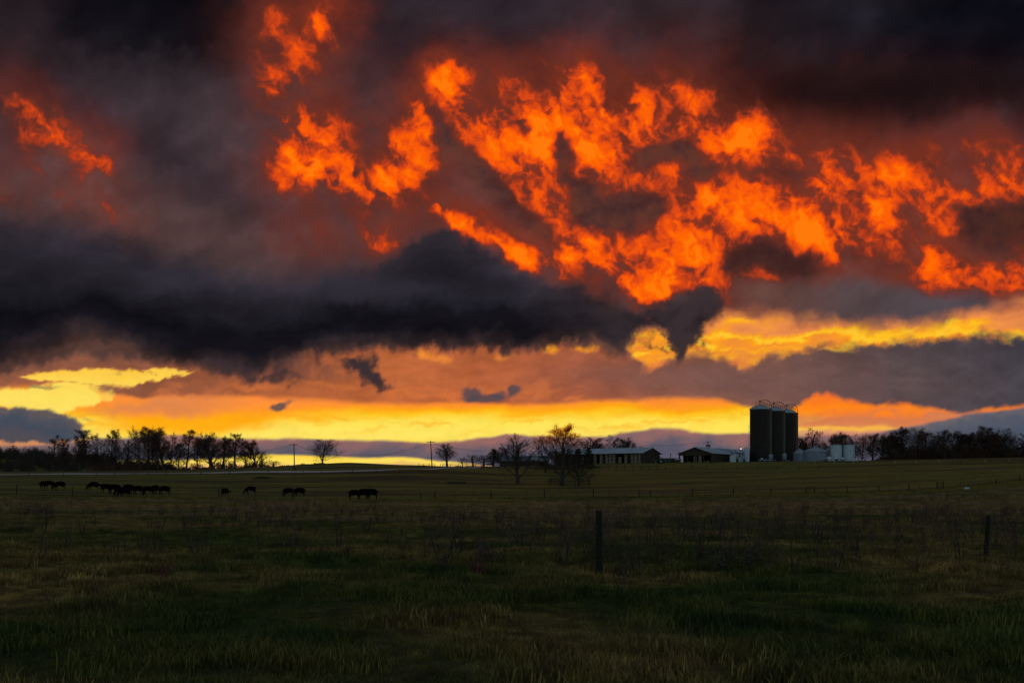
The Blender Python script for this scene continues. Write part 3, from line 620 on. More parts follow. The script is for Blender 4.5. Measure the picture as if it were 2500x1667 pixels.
# low grain bins
def bin_(px, d, rad, eave, peak, lab, cat='grain bin', group='low round grain bins', mat=M_galv):
    p = P(px, d); s = thing('grain_bin', (p.x, p.y, p.z - .25), 0, lab, cat, group)
    b = MB(); prof = [(rad, 0)]; nb = int(eave / .28)
    for k in range(nb): z = k * eave / nb; prof += [(rad + .03, z + .07), (rad, z + eave / nb)]
    b.lathe(prof, 40); w = b.build('wall', mat, s, True)
    for k in range(18):
        a = 2 * math.pi * k / 18; c, t = math.cos(a), math.sin(a); q = MB(); q.tube([(c * (rad + .06), t * (rad + .06), 0), (c * (rad + .06), t * (rad + .06), eave)], .045, 4); q.build('stiffener', mat, w)
    r = MB(); r.lathe([(rad + .12, eave - .08), (rad + .12, eave + .03), (.45, peak - .1), (.45, peak + .12), (0, peak + .2)], 36); ro = r.build('roof', M_silo_roof, s)
    for k in range(18):
        a = 2 * math.pi * k / 18; c, t = math.cos(a), math.sin(a); q = MB(); q.tube([(c * (rad + .08), t * (rad + .08), eave + .08), (c * .5, t * .5, peak)], .035, 4); q.build('roof_rib', M_silo_roof, ro)
    q = MB(); q.box(-.45, .45, -rad - .1, -rad + .1, .5, 2.0); q.build('hatch', M_galv, s)
bin_(1991, 339, mpx(28.5, 339), mpx(26, 339), mpx(36, 339), 'wide low grain bin with shallow cone roof, between the silos and the tall white bins', mat=M_galv)
bin_(1947, 362, mpx(26, 362), mpx(26, 362), mpx(39, 362), 'grain bin with pale cone roof half hidden behind the right-hand silo', mat=M_galv)
tb0 = None
for px, lab in [(2041, 'slim white ribbed feed bin, the left one of the tall pair'), (2072, 'slim white ribbed feed bin, the right one of the tall pair')]:
    d = 336; p = P(px, d)
    if tb0 is None:
        rad = mpx(13.6, d); H = mpx(40, d); s = tb0 = thing('feed_bin', (p.x, p.y, p.z - .2), 0, lab, 'feed bin', 'pair of tall white feed bins')
        b = MB(); prof = [(rad, 0)]
        for k in range(9):
            z = k * H / 9; prof += [(rad, z + .05), (rad + .05, z + .10), (rad + .05, z + H / 9 - .12), (rad - .03, z + H / 9 - .05), (rad - .03, z + H / 9)]
        b.lathe(prof, 36); b.build('wall', M_white, s, True)
        r = MB(); r.lathe([(rad + .08, H - .1), (rad + .1, H + .1), (rad * .5, H + .35), (.3, H + .5), (0, H + .55)], 28); r.build('roof', material('dark_roof_sheet', (.06,.065,.075), (.04,.042,.05), .5, scale=2), s)
        q = MB(); q.tube([(rad * .5, -rad * .9, 0), (rad * .5, -rad * .9, H)], .03, 4); q.tube([(rad * .5 + .4, -rad * .86, 0), (rad * .5 + .4, -rad * .86, H)], .03, 4)
        for k in range(16): q.tube([(rad * .5, -rad * .9, .3 + k * .33), (rad * .5 + .4, -rad * .86, .3 + k * .33)], .02, 4)
        q.build('ladder', M_white, s)
    else:
        s = copy_tree(tb0); s.location = (p.x, p.y, p.z - .2); s['label'] = lab

# ---------------------------------------------------------------- barns
def barn(name, corner, rz, L, W, eave, rise, over, lab, bays, open_front, open_gable, roofmat=M_tin, gable_side=1):
    """corner = near corner; local x runs along the long wall away from the corner to the left (-x), y runs back"""
    s = thing(name, corner, rz, lab, 'barn')
    q = MB(); o = over
    for sy, y0, y1 in ((0, -o, W / 2), (1, W + o, W / 2)):
        z0 = eave - o * rise / (W / 2)
        a, b_ = (-L - o, y0, z0), (o, y0, z0); c, d = (o, y1, eave + rise), (-L - o, y1, eave + rise)
        vs = [a, b_, c, d] + [(v[0], v[1], v[2] + .09) for v in (a, b_, c, d)]
        q = MB(); q.add(vs, [(0,1,2,3)[::-1], (4,5,6,7), (0,1,5,4), (1,2,6,5), (2,3,7,6), (3,0,4,7)]); rf = q.build('roof_slope', roofmat, s)
        w = MB()          # standing seams
        for k in range(int(L / .9)):
            x = -L + k * .9; w.tube([(x, y0, z0 + .11), (x, y1, eave + rise + .11)], .022, 3)
        w.build('roof_seam', roofmat, rf)
    q = MB(); q.box(-L - o, o, W / 2 - .18, W / 2 + .18, eave + rise + .07, eave + rise + .17); q.build('ridge_cap', roofmat, s)
    for x in [0, -L]:      # gables, clad with upright boards
        if open_gable and x == 0:
            nb = int(W / .45)
            for k in range(nb):
                y0 = k * W / nb; y1 = y0 + W / nb - .03; t0 = eave + rise * (1 - abs(y0 - W/2) / (W/2)); t1 = eave + rise * (1 - abs(y1 - W/2) / (W/2)); zb = eave - .75
                q = MB(); jj = .03 * (k % 2); q.add([(-.05+jj,y0,zb),(0+jj,y0,zb),(0+jj,y1,zb),(-.05+jj,y1,zb),(-.05+jj,y0,t0),(0+jj,y0,t0),(0+jj,y1,t1),(-.05+jj,y1,t1)], [(0,3,2,1),(4,5,6,7),(0,1,5,4),(1,2,6,5),(2,3,7,6),(3,0,4,7)]); q.build('gable_board', M_plank, s)
            for y in np.linspace(.12, W - .12, 5): q = MB(); q.box(-.15, .1, y - .11, y + .11, -.6, eave - .7); q.build('post', M_plank, s)
        else:
            nb = int(W / .6)
            for k in range(nb):
                y0 = k * W / nb; y1 = y0 + W / nb - .03; t0 = eave + rise * (1 - abs(y0 - W/2) / (W/2)); t1 = eave + rise * (1 - abs(y1 - W/2) / (W/2)); jj = .03 * (k % 2)
                q = MB(); q.add([(x-.05+jj,y0,-.6),(x+jj,y0,-.6),(x+jj,y1,-.6),(x-.05+jj,y1,-.6),(x-.05+jj,y0,t0),(x+jj,y0,t0),(x+jj,y1,t1),(x-.05+jj,y1,t1)], [(0,3,2,1),(4,5,6,7),(0,1,5,4),(1,2,6,5),(2,3,7,6),(3,0,4,7)]); q.build('gable_board', M_plank, s)
    q = MB(); q.box(-L, -2.6 if open_gable else 0, W - .08, W, -.6, eave); q.build('back_wall', M_plank, s)
    for k in range(bays + 1):
        x = -k * L / bays; q = MB(); q.box(x - .16, x + .16, -.02, .3, -.6, eave - .02); q.build('post', M_plank, s)
    q = MB(); q.box(-L, 0, -.06, .05, eave - .42, eave - .02); q.build('eave_beam', M_plank, s)
    if not open_front:
        q = MB(); q.box(-L, -.0, .06, .14, -.6, eave); q.build('front_wall', M_plank, s)
    return s
bale_me = None
def bale(parent_mat, local, lab, group, s=1.0):
    global bale_me
    if bale_me is None:
        b = MB(); b.lathe([(0, 0), (.5, 0), (.58, .06), (.6, .3), (.59, .6), (.6, .9), (.58, 1.14), (.5, 1.2), (0, 1.2)], 18); bale_me = b.mesh('hay_bale', M_bale); bale_me.polygons.foreach_set('use_smooth', [True] * len(bale_me.polygons))
    o = link('hay_bale', bale_me); o.location = parent_mat @ Vector(local); o.rotation_euler = (0, 0, random.random() * 6); o.scale = (s, s, s); tag(o, lab, 'hay bale', group)
ORD = ['first', 'second', 'third', 'fourth', 'fifth', 'sixth', 'seventh', 'eighth', 'ninth', 'tenth', 'eleventh', 'twelfth', 'thirteenth', 'fourteenth', 'fifteenth']
c = P(1567, 331); c.z -= .1
lb = barn('long_barn', c, D2R(-31), 33, 15.5, 3.5, 1.85, .7, 'long open-fronted hay barn with blue-grey metal roof, behind the spreading trees', 7, True, False)
bpy.context.view_layer.update(); mw = lb.matrix_world.copy()
k = 0
for bay in range(6):
    for x in ([.95, 2.35, 3.7] if bay in (0, 2) else [1.2, 3.5] if bay in (1, 4) else [1.0, 3.4]):
        n = 3 if (bay in (0,) or random.random() < .7) else 2
        for lvl in range(n):
            bale(mw, (-bay * 33 / 7 - x - .15, .75 + random.uniform(0, .15), -.15 + lvl * 1.21), f'pale wrapped bale, {["bottom","second","topmost"][lvl]} in the {ORD[k]} stack from the right along the long barn', 'wrapped bales stacked in the long barn', random.uniform(.95, 1.04) if lvl == 0 else 1)
        k += 1
c = P(1738, 327); c.z -= .1
# second barn: its gable faces the field, its long side runs away to the right
b2 = barn('cattle_barn', c, D2R(52 + 180), 38, 12.0, 3.3, 1.95, .7, 'barn with open planked gable and pale roof, left of the dark silos', 8, False, True)
b2.scale = (1, -1, 1)
bpy.context.view_layer.update(); mw = b2.matrix_world.copy()
for y, n, nm in ((6.4, 3, 'left'), (4.6, 3, 'right')):
    for lvl in range(n): bale(mw, (-.8, y, -.1 + lvl * 1.21), f'pale wrapped bale, {["bottom","second","topmost"][lvl]} in the {nm} stack in the mouth of the cattle barn', 'wrapped bales in the cattle barn')
for y, sc_, lab in ((8.6, .62, 'small pale bundle on the barn floor left of the two bale stacks'), (3.0, .6, 'small pale bundle on the barn floor right of the two bale stacks'), (1.7, .72, 'pale bundle at the right corner of the open barn gable')):
    bale(mw, (-.7, y, -.1), lab, 'small bundles on the cattle barn floor', sc_)
# low shed with aged roof at the left end of the farm
c = P(1336, 342); c.z -= .1
s = barn('low_shed', c, D2R(-5), 15.8, 9, 1.75, 1.6, .4, 'low dark shed with aged metal roof behind the left spreading tree', 5, False, False, M_tin_dark)
q = MB(); q.add([(-5.9, .9, 1.75 + .9 * 1.6 / 4.5 + .12), (-3.4, .9, 1.75 + .9 * 1.6 / 4.5 + .12), (-2.9, 3.6, 1.75 + 3.6 * 1.6 / 4.5 + .12), (-5.2, 3.6, 1.75 + 3.6 * 1.6 / 4.5 + .12)], [(0, 1, 2, 3)])  # paler four-sided patch laid on the front roof slope
q.add([(-5.9, .9, 1.75 + .9 * 1.6 / 4.5 + .10), (-3.4, .9, 1.75 + .9 * 1.6 / 4.5 + .10), (-2.9, 3.6, 1.75 + 3.6 * 1.6 / 4.5 + .10), (-5.2, 3.6, 1.75 + 3.6 * 1.6 / 4.5 + .10)], [(3, 2, 1, 0)])
tag(q.build('roof_patch', material('pale_roof_patch', (.42,.46,.5), (.3,.33,.36), .4, scale=1), s), 'paler patch of the shed roof')
# small pale shed and dark wagon between the two barns
c = P(1657, 348); s = barn('small_shed', c, D2R(-24), 5.6, 3.2, 1.15, .5, .15, 'tiny shed with blue-grey roof and white end, between the two barns', 2, False, False, M_tin)
q = MB(); q.box(0.06, .1, 0, 3.2, -.4, 1.2); tag(q.build('end_wall', M_white, s), 'white end wall')
# white gabled milk house with door
p = P(1799, 330); s = thing('white_shed', (p.x, p.y, p.z - .2), D2R(-8), 'small white gabled shed with a dark door, at the foot of the silos', 'shed')
def gable_prism(x0, x1, y0, y1, ze, zr, xr=None):
    xr = (x0 + x1) / 2 if xr is None else xr; q = MB()
    q.add([(x0,y0,0),(x1,y0,0),(x1,y0,ze),(xr,y0,zr),(x0,y0,ze),(x0,y1,0),(x1,y1,0),(x1,y1,ze),(xr,y1,zr),(x0,y1,ze)], [(0,1,2,3,4),(9,8,7,6,5),(0,4,9,5),(1,6,7,2),(0,5,6,1),(4,3,8,9),(3,2,7,8)]); return q
gable_prism(-2.2, 2.2, 0, 5, 2.3, 3.25, -.6).build('wall', M_white, s)
q = MB(); q.add([(-2.45,-.3,2.27),(-.6,-.3,3.38),(2.45,-.3,2.27),(-2.45,5.2,2.27),(-.6,5.2,3.38),(2.45,5.2,2.27),(-2.45,-.3,2.17),(-.6,-.3,3.28),(2.45,-.3,2.17)], [(0,1,4,3),(1,2,5,4),(0,6,7,1),(1,7,8,2)]); q.build('roof', M_tin_dark, s)
q = MB(); q.box(-.25, .55, -.04, .03, .1, 2.05); dr = q.build('door', M_dark, s); q = MB(); q.box(-.12, .42, -.07, -.042, 1.25, 1.85); q.build('pane', material('painted_lit_pane', (.5,.38,.2), (.4,.3,.15), .3), dr)  # warm window light is put into the pane's base colour, nothing emits
q = MB(); q.tube([(-.7, -.8, 3.9), (2.3, -1.0, .9)], .16, 6); q.tube([(-.7, -.8, 3.9), (-.9, -.8, 4.3)], .12, 6); tag(q, ) if False else None
e_ = thing('grain_auger', (p.x, p.y, p.z - .2), D2R(-8), 'dark slanting grain auger leaning against the white shed', 'auger'); q.build('tube', M_pipe, e_); q = MB(); q.box(1.9, 2.6, -1.4, -.7, .15, .9); q.build('intake_box', M_rust, e_); q = MB(); q.tube([(1.6,-.95,1.6),(1.1,-.95,.1)], .05, 5); q.tube([(.6,-.9,2.6),(1.3,-.9,.1)], .05, 5); q.build('leg', M_pipe, e_)
p = P(1806, 338); s = thing('pale_shed', (p.x, p.y, p.z - .2), D2R(-4), 'pale-roofed lean-to behind the white gabled shed', 'shed')
q = MB(); q.box(-1.9, 1.6, 0, 5, 0, 3.3); q.build('wall', M_galv, s); q = MB(); q.add([(-2.1,-.2,3.3),(1.8,-.2,3.3),(1.8,5.2,4.6),(-2.1,5.2,4.6),(-2.1,-.2,3.4),(1.8,-.2,3.4),(1.8,5.2,4.7),(-2.1,5.2,4.7)], [(3,2,1,0),(4,5,6,7),(0,1,5,4),(1,2,6,5),(2,3,7,6),(3,0,4,7)]); q.build('roof', M_tin, s)
p = P(1823, 337); s = thing('milk_tank', (p.x, p.y, p.z - .2), 0, 'upright white domed tank pressed against the left silo', 'tank')
q = MB(); q.lathe([(.93, 0), (.93, 4.4), (.8, 4.75), (.45, 5.0), (0, 5.08)], 24); q.build('shell', M_white, s, True); q = MB(); q.tube([(.2, -.1, 5.0), (.2, -.1, 5.25), (.5, -.1, 5.3)], .06, 6); q.build('vent_pipe', M_galv, s); q = MB()
for k in range(3): q.lathe([(.945, 1.2 + k * 1.3), (.96, 1.24 + k * 1.3), (.945, 1.28 + k * 1.3)], 24)
q.build('band', M_galv, s)
# lit yard lamp
p = P(1806, 334); s = thing('yard_lamp', (p.x, p.y, p.z), 0, 'lit yard lamp on a short dark pole by the white shed', 'lamp')
q = MB(); q.tube([(0, 0, -.3), (0, 0, 5.3)], .07, 6); q.tube([(0, 0, 4.5), (.35, -.25, 4.55)], .04, 5); q.build('pole', M_pipe, s)
mlamp = bpy.data.materials.new('lamp_glow'); mlamp.use_nodes = True; bb = mlamp.node_tree.nodes['Principled BSDF']; bb.inputs['Emission Color'].default_value = (1, .75, .42, 1); bb.inputs['Emission Strength'].default_value = 5
q = MB(); q.lathe([(0, -.16), (.12, -.12), (.17, 0), (.12, .1), (0, .13)], 12); q.build('bulb', mlamp, s, True, (.35, -.25, 4.4)); q = MB(); q.lathe([(.24, -.02), (.14, .16), (0, .2)], 12); q.build('shade', M_galv, s, False, (.35, -.25, 4.42))
# feed hoppers and clutter at the silo feet
for px, d, hh, lab in [(1882, 338, 2.5, 'rounded pale hopper standing between the left and middle silos'), (1915, 342, 2.9, 'taller pale hopper standing between the middle and right silos')]:
    p = P(px, d); s = thing('feed_hopper', (p.x, p.y, p.z), 0, lab, 'hopper')
    q = MB(); q.lathe([(0, .7), (.25, .7), (.72, 1.25), (.74, hh - .35), (.5, hh), (0, hh + .1)], 18); q.build('bin', M_galv, s, True)
    for a in range(4): q = MB(); c_, t_ = math.cos(a * 1.57 + .8), math.sin(a * 1.57 + .8); q.tube([(c_ * .6, t_ * .6, -.2), (c_ * .66, t_ * .66, 1.3)], .05, 5); q.build('leg', M_galv, s)
    q = MB(); q.tube([(.1, -.3, .8), (.9, -.6, .5), (1.6, -.6, .35)], .1, 6); q.build('spout', M_galv, s)
p = P(1868, 335); s = thing('feed_conveyor', (p.x, p.y, p.z), D2R(4), 'low pale feed conveyor lying at the foot of the left silo', 'conveyor')
q = MB(); q.box(-2.1, 1.9, -.25, .25, .45, .72); q.build('trough', M_galv, s)
for x in (-1.8, -.2, 1.5): q = MB(); q.box(x - .05, x + .05, -.3, .3, -.1, .46); q.build('leg', M_galv, s)
q = MB(); q.box(-1.5, -.9, -.4, .2, .74, 1.15); q.build('motor_cover', M_white, s)
# flatbed wagon
p = P(2030, 331); s = thing('flatbed_wagon', (p.x, p.y, p.z), D2R(-5), 'white flatbed wagon parked in front of the tall white feed bins', 'wagon')
q = MB(); q.box(-2.8, 2.6, -1, 1, .62, .76); q.build('deck', M_white, s); q = MB(); q.box(-1.3, -.2, -.6, .5, .77, 1.35); q.build('crate', M_white, s); q = MB(); q.tube([(2.6, 0, .6), (4.1, 0, .45)], .05, 5); q.build('drawbar', M_galv, s)
def wheel(parent, x, y, z, r, w, rim=True):
    q = MB(); q.lathe([(r * .55, -w/2), (r * .95, -w/2), (r, -w*.3), (r, w*.3), (r * .95, w/2), (r * .55, w/2), (r * .55, -w/2)], 18); me = q.mesh('tyre', M_rubber); o = link('wheel', me, parent, (x, y, z)); o.rotation_euler = (D2R(90), 0, 0)
    q = MB(); q.lathe([(0, -.03), (r * .56, -.05), (r * .56, .05), (0, .03)], 14); q.build('rim', M_galv, o)
for x in (-1.9, 1.7):
    for y in (-.9, .9): wheel(s, x, y, .36, .36, .2)
p = P(2057, 333); s = thing('small_tank', (p.x, p.y, p.z), 0, 'small rounded white tank between the two tall feed bins', 'tank'); q = MB(); q.lathe([(0, .25), (.4, .3), (.5, .6), (.45, 1.0), (0, 1.15)], 16); q.build('shell', M_white, s, True)
for x in (-.3, .3): q = MB(); q.box(x - .05, x + .05, -.2, .2, -.1, .4); q.build('leg', M_galv, s)
# tractor and dark wagon
p = P(1607, 324); s = thing('tractor', (p.x, p.y, p.z), D2R(188), 'dark tractor with round headlamp parked by the long barn gable', 'tractor')
q = MB(); q.box(-.2, 1.7, -.32, .32, .75, 1.3); q.box(-.1, 1.6, -.25, .25, .5, .76); q.build('engine_hood', M_rust, s)
q = MB(); q.box(-1.15, -.2, -.55, .55, .8, 1.1); q.box(-1.2, -.15, -.6, .6, 2.05, 2.15); q.build('cab_frame', M_rust, s)
for x, y in ((-1.12, -.52), (-1.12, .52), (-.24, -.52), (-.24, .52)): q = MB(); q.box(x - .04, x + .04, y - .04, y + .04, 1.1, 2.05); q.build('cab_post', M_rust, s)
q = MB(); q.box(-.24, -.22, -.48, .48, 1.12, 2.04); q.build('windscreen', M_glass, s)
for y in (-.75, .75): wheel(s, -.75, y, .75, .75, .4); wheel(s, 1.2, y * .8, .42, .42, .24)
q = MB(); q.lathe([(0, .02), (.14, .02), (.16, 0), (0, -.02)], 12); o = q.build('headlight', M_white, s, False, (1.74, .15, 1.15)); o.rotation_euler = (0, D2R(90), 0)
p = P(1629, 333); s = thing('stock_trailer', (p.x, p.y, p.z), D2R(-6), 'long dark box trailer standing right of the long barn gable', 'trailer')
q = MB(); q.box(-2.6, 2.6, -1, 1, .45, 1.3); q.build('box', M_rust, s); q = MB(); q.box(-2.7, 2.7, -1.05, 1.05, 1.31, 1.36); q.build('rim_rail', M_galv, s)
for x in (-.6, .6): wheel(s, x, -1.05, .35, .35, .2)

# ---------------------------------------------------------------- utility poles and lines
def upole(px, toppy, d, lab, arm=1.5, lean=0, trans=False, rz=0, group='wooden utility poles'):
    p = P(px, d); H = EYE + (HOR - toppy) / F_PX * d - p.z
    s = thing('utility_pole', (p.x, p.y, p.z), D2R(rz), lab, 'utility pole', group)
    q = MB(); q.tube([(0, 0, -.5), (lean * .5, 0, H * .5), (lean, 0, H)], [.17, .14, .11], 8); q.build('mast', M_post, s)
    q = MB(); q.box(lean - arm * .75, lean + arm * .75, -.17, -.06, H - .42, H - .28); q.build('crossarm', M_post, s)
    for x in (-.66, 0, .66):
        q = MB(); q.lathe([(.03, 0), (.07, .04), (.05, .12), (.07, .15), (0, .2)], 8); q.build('insulator', M_ceramic, s, False, (lean + x * arm, -.12 if x else 0, H - .28 if x else H))
    if trans:
        for x in (-.5, .45): q = MB(); q.lathe([(0, 0), (.3, 0), (.3, .8), (.2, .9), (0, .92)], 12); q.build('transformer', M_pipe, s, True, (lean + x, -.25, H - 2.0))
    return Vector((p.x + lean, p.y, p.z + H - .2))
t1 = upole(719, 1082, 268, 'lone utility pole left of the round roadside tree', lean=-.15)
t2 = upole(1055, 1076, 296, 'slightly leaning utility pole in the middle, by the crest pen', lean=-.45)
t3 = upole(1316, 1073, 325, 'utility pole rising between the two spreading trees', lean=-.1)
t0 = upole(1729, 1077, 350, 'utility pole with two transformers behind the cattle barn roof', trans=True, arm=1.2)
t5 = upole(1658, 1103, 352, 'short dark pole left of the cattle barn', arm=.5)
upole(1637, 1106, 372, 'faint thin pole behind the tiny shed', arm=.4)
p = P(1531, 420); s = thing('twin_pole_frame', (p.x, p.y, p.z), 0, 'H-shaped double pole rising behind the long barn roof', 'utility pole')
Hh = EYE + (HOR - 1080) / F_PX * 420 - p.z
for x in (-.55, .65): q = MB(); q.tube([(x, 0, -.5), (x, 0, Hh)], .12, 6); q.build('mast', M_post, s)
q = MB(); q.box(-1.0, 1.5, -.1, .1, Hh - .15, Hh); q.build('crossarm', M_post, s)
def line(a, b, sag, lab):
    m_ = (a + b) / 2; s = thing('power_line', m_, 0, lab, 'power line', 'sagging power lines')
    for off in (0, .55):
        q = MB(); q.tube([a.lerp(b, t) - m_ + Vector((0, off, -4 * sag * t * (1 - t) - off * .6)) for t in np.linspace(0, 1, 19)], .022, 4, False); q.build('cable', M_cable, s)
tL = P(420, 300); tL.z += 8
line(tL, t1, 2.3, 'power line running left from the lone pole behind the tree row')
line(t1, t2, 3.6, 'power line sagging between the lone pole and the leaning pole')
line(t2, t3, 3.0, 'power line from the leaning pole to the pole between the spreading trees')
line(t5 + Vector((0, 0, -.3)), t0 + Vector((0, 0, -2)), .5, 'power line from the short pole to the transformer pole')
line(t3, t0, 1.5, 'power line passing behind the long barn to the transformer pole')

# ---------------------------------------------------------------- fences
def fence(name, lab, posts, wires, rail=(), cat='fence', mat=M_post):
    """posts: (column, foot row, height in picture rows, thick?, lean)"""
    pts = [hit(p[0], p[1]) for p in posts]; o = pts[len(pts) // 2]
    s = thing(name, o, 0, lab, cat); tops = []
    for p, q_ in zip(pts, posts):
        h = mpx(q_[2], p.y); r = .085 if q_[3] else .032; ln = q_[4] if len(q_) > 4 else random.uniform(-.05, .05)
        q = MB(); q.tube([(0, 0, -.3), (ln * .5, 0, h * .5), (ln, 0, h)], [r, r * .95, r * .9], 7); ob = q.build('wooden_post' if q_[3] else 'steel_post', mat if q_[3] else M_steel_post, s); ob.location = p - o
        tops.append((p - o, h))
    for w in wires:
        q = MB(); q.tube([a + Vector((0, -.06, min(w, h - .06))) for a, h in tops], .009, 3, False); q.build('wire', M_wire, s)
    for i, j, zs in rail:
        for z in zs: q = MB(); q.tube([tops[i][0] + Vector((0, 0, z)), tops[j][0] + Vector((0, 0, z))], .05, 6); q.build('rail', mat, s)
    return s
mid = [(-40,1206,22,1),(40,1206,22,1),(108,1208,16,0),(176,1210,22,1,.14),(237,1211,16,0),(290,1212,16,0),(345,1213,16,0),(405,1214,16,0),(472,1214,20,0),(535,1216,23,1),(597,1216,17,0),(657,1217,17,0),(714,1217,20,0,.08),(770,1217,17,0),(823,1217,18,0),(878,1217,20,0),(930,1217,17,0),(982,1217,14,0),(1027,1217,15,1),(1062,1217,20,1),(1110,1217,17,0),(1155,1217,17,0),(1199,1217,19,1),(1245,1216,17,0),(1286,1216,18,0),(1329,1216,22,1),(1370,1216,17,0),(1410,1216,19,0),(1449,1215,22,1),(1488,1215,16,0),(1525,1214,16,0),(1561,1214,18,1),(1588,1214,18,1),(1620,1214,17,0),(1658,1213,19,0),(1691,1213,21,1),(1723,1213,19,0),(1758,1212,16,0),(1790,1211,19,1),(1820,1210,17,0),(1851,1210,19,0),(1882,1208,17,1),(1910,1208,17,0),(1938,1207,18,0),(1968,1206,17,1),(1988,1206,17,1),(2013,1206,16,0),(2043,1205,14,0),(2069,1205,18,1),(2108,1203,16,0),(2146,1201,16,1),(2172,1200,17,0),(2219,1198,18,1),(2244,1197,16,0),(2288,1195,19,1),(2303,1194,19,1),(2345,1191,16,0),(2368,1190,17,0),(2390,1188,16,0),(2420,1185,16,0),(2432,1184,14,1),(2460,1180,14,0),(2490,1175,15,1),(2530,1168,15,0)]
ia, ib, ic, id_ = [[m_[0] for m_ in mid].index(v) for v in (1968, 1988, 2288, 2303)]
fence('field_fence', 'long wire fence of wood and steel posts crossing the pasture in front of the cattle', mid, (.25, .5, .78, 1.05), [(ia, ib, (.95,)), (ic, id_, (.95, .55, .15))])
fence('farm_fence', 'short-post fence in front of the long hay barn', [(x, 1147 - (x > 1500) * 1, 11, 1) for x in list(range(1385, 1660, 20)) + [1690, 1725, 1765, 1800, 1850, 1898, 1950, 2000]], (.5, .9))
fence('crest_fence', 'distant fence with a gate along the right-hand crest', [(x, 1137 - (x - 2050) * .012, 9, x in (2325, 2348)) for x in (2050, 2120, 2190, 2260, 2325, 2348, 2400, 2450, 2500, 2550)], (.4, .8), [(4, 5, (.3, .9))])
fence('road_fence', 'low post fence along the near side of the pale road', [(x, 1163 - x * .0085, 9, 1) for x in (-20, 70, 155, 235, 280, 332, 362, 405, 490, 560, 655, 740, 785, 860, 918, 975, 1030)], (.4, .8))
fence('cross_fence', 'faint thin fence beyond the cattle', [(x, 1178, 12, 0) for x in (300, 395, 489, 580, 700, 830)], (.5,))
fence('crest_pen', 'dark rail pen on the middle crest beside the leaning pole', [(x, 1139.5, 8, 1) for x in (1021, 1034, 1048, 1062, 1075, 1081, 1100, 1120, 1140, 1160, 1183)], (), [(0, 3, (.5, .95)), (5, 10, (.35, .65, .98))], 'pen')
fence('tree_guard_fence', 'small dark rail enclosure around the foot of the golden-topped tree', [(1341, 1184, 15, 1), (1372, 1187, 14, 1), (1405, 1187, 14, 1), (1440, 1185, 14, 1), (1436, 1177, 10, 1), (1346, 1176, 10, 1)], (), [(a, b, (.25, .6, .9, 1.2)) for a, b in ((0, 1), (1, 2), (2, 3), (3, 4), (4, 5), (5, 0))], 'pen')
mk = None
for i, (x, y) in enumerate([(1966,1129),(1990,1129),(2037,1129),(2083,1128),(2185,1128),(2236,1127),(2293,1126),(2405,1125),(2464,1123)]):
    p = hit(x, y + 3); q = MB()
    if mk is None: q.tube([(0, 0, -.2), (0, 0, .62)], .05, 6); q.lathe([(.0, .6), (.07, .62), (.07, .72), (0, .76)], 8); mk = q.mesh('marker_post', M_white)
    o = link('marker_post', mk); o.location = p; tag(o, f'short white marker post on the right crest, {ORD[i]} from the left', 'post', 'white marker posts along the crest')

# two old posts in the near pasture
def near_post(px, footy, h, r, lab, lean):
    p = hit(px, footy); s = thing('fence_post', p, 0, lab, 'post')
    q = MB(); n = 14; zs = np.linspace(-.25, h, 12); vs = []
    for z in zs:
        for j in range(n):
            a = 2 * math.pi * j / n; rr = r * (1 + .05 * math.sin(a * 3 + z * 2) + .03 * math.sin(a * 7 + 1) + random.uniform(-.012, .012)) * (1.04 - .05 * z / h)
            vs.append((math.cos(a) * rr + lean * z / h, math.sin(a) * rr, z + (.012 * math.sin(a * 2) if z == h else 0)))
    fs = [(i*n+j, i*n+(j+1)%n, (i+1)*n+(j+1)%n, (i+1)*n+j) for i in range(len(zs)-1) for j in range(n)] + [tuple(range((len(zs)-1)*n, len(zs)*n))]
    q.add(vs, fs); q.build('timber', material('old_post_wood', (.016,.014,.012), (.008,.007,.006), .95, scale=7, bump=.02, stretch=(2,2,.12)), s)
    for z in (h * .25, h * .52, h * .78): q = MB(); q.tube([(lean * z / h - .02, -r * 1.02, z), (lean * z / h, -r * 1.15, z + .015), (lean * z / h + .02, -r * 1.02, z)], .005, 4); q.build('staple', M_wire, s)
near_post(1463, 1407, mpx(160, hit(1463, 1407).y), mpx(8, hit(1463, 1407).y), 'thick weathered post standing alone in the middle foreground', -.01)
near_post(2407, 1362, mpx(103, hit(2407, 1362).y), mpx(5.4, hit(2407, 1362).y), 'slimmer leaning post near the right edge of the pasture', .06)

# fallen branches, feed trough, white sack
p = hit(642, 1169); s = thing('brush_pile', p, 0, 'low dark pile of fallen branches beyond the cattle', 'brush pile')
for k in range(46):
    q = MB(); x = random.uniform(-1.9, 1.9); y = random.uniform(-.5, .5); z = .1 + random.random() * .5 * (1 - abs(x) / 2.3); dx = random.uniform(-1.2, 1.2); q.tube([(x - dx * .6, y - .2, z), (x, y, z + .06), (x + dx * .6, y + .25, z + random.uniform(-.1, .1))], random.uniform(.03, .11), 5); q.build('branch', M_bark, s)
p = hit(1115, 1181); s = thing('feed_trough', p, 0, 'long low dark feed trough on the middle pasture', 'trough')
q = MB(); q.add([(-2,-.35,.45),(2,-.35,.45),(2,.35,.45),(-2,.35,.45),(-1.9,-.25,.12),(1.9,-.25,.12),(1.9,.25,.12),(-1.9,.25,.12),(-1.95,-.3,.45),(1.95,-.3,.45),(1.95,.3,.45),(-1.95,.3,.45)], [(0,4,5,1),(1,5,6,2),(2,6,7,3),(3,7,4,0),(4,7,6,5)]); q.build('basin', M_pipe, s)
for x in (-1.7, 1.7): q = MB(); q.box(x - .06, x + .06, -.3, .3, -.1, .3); q.build('leg', M_post, s)
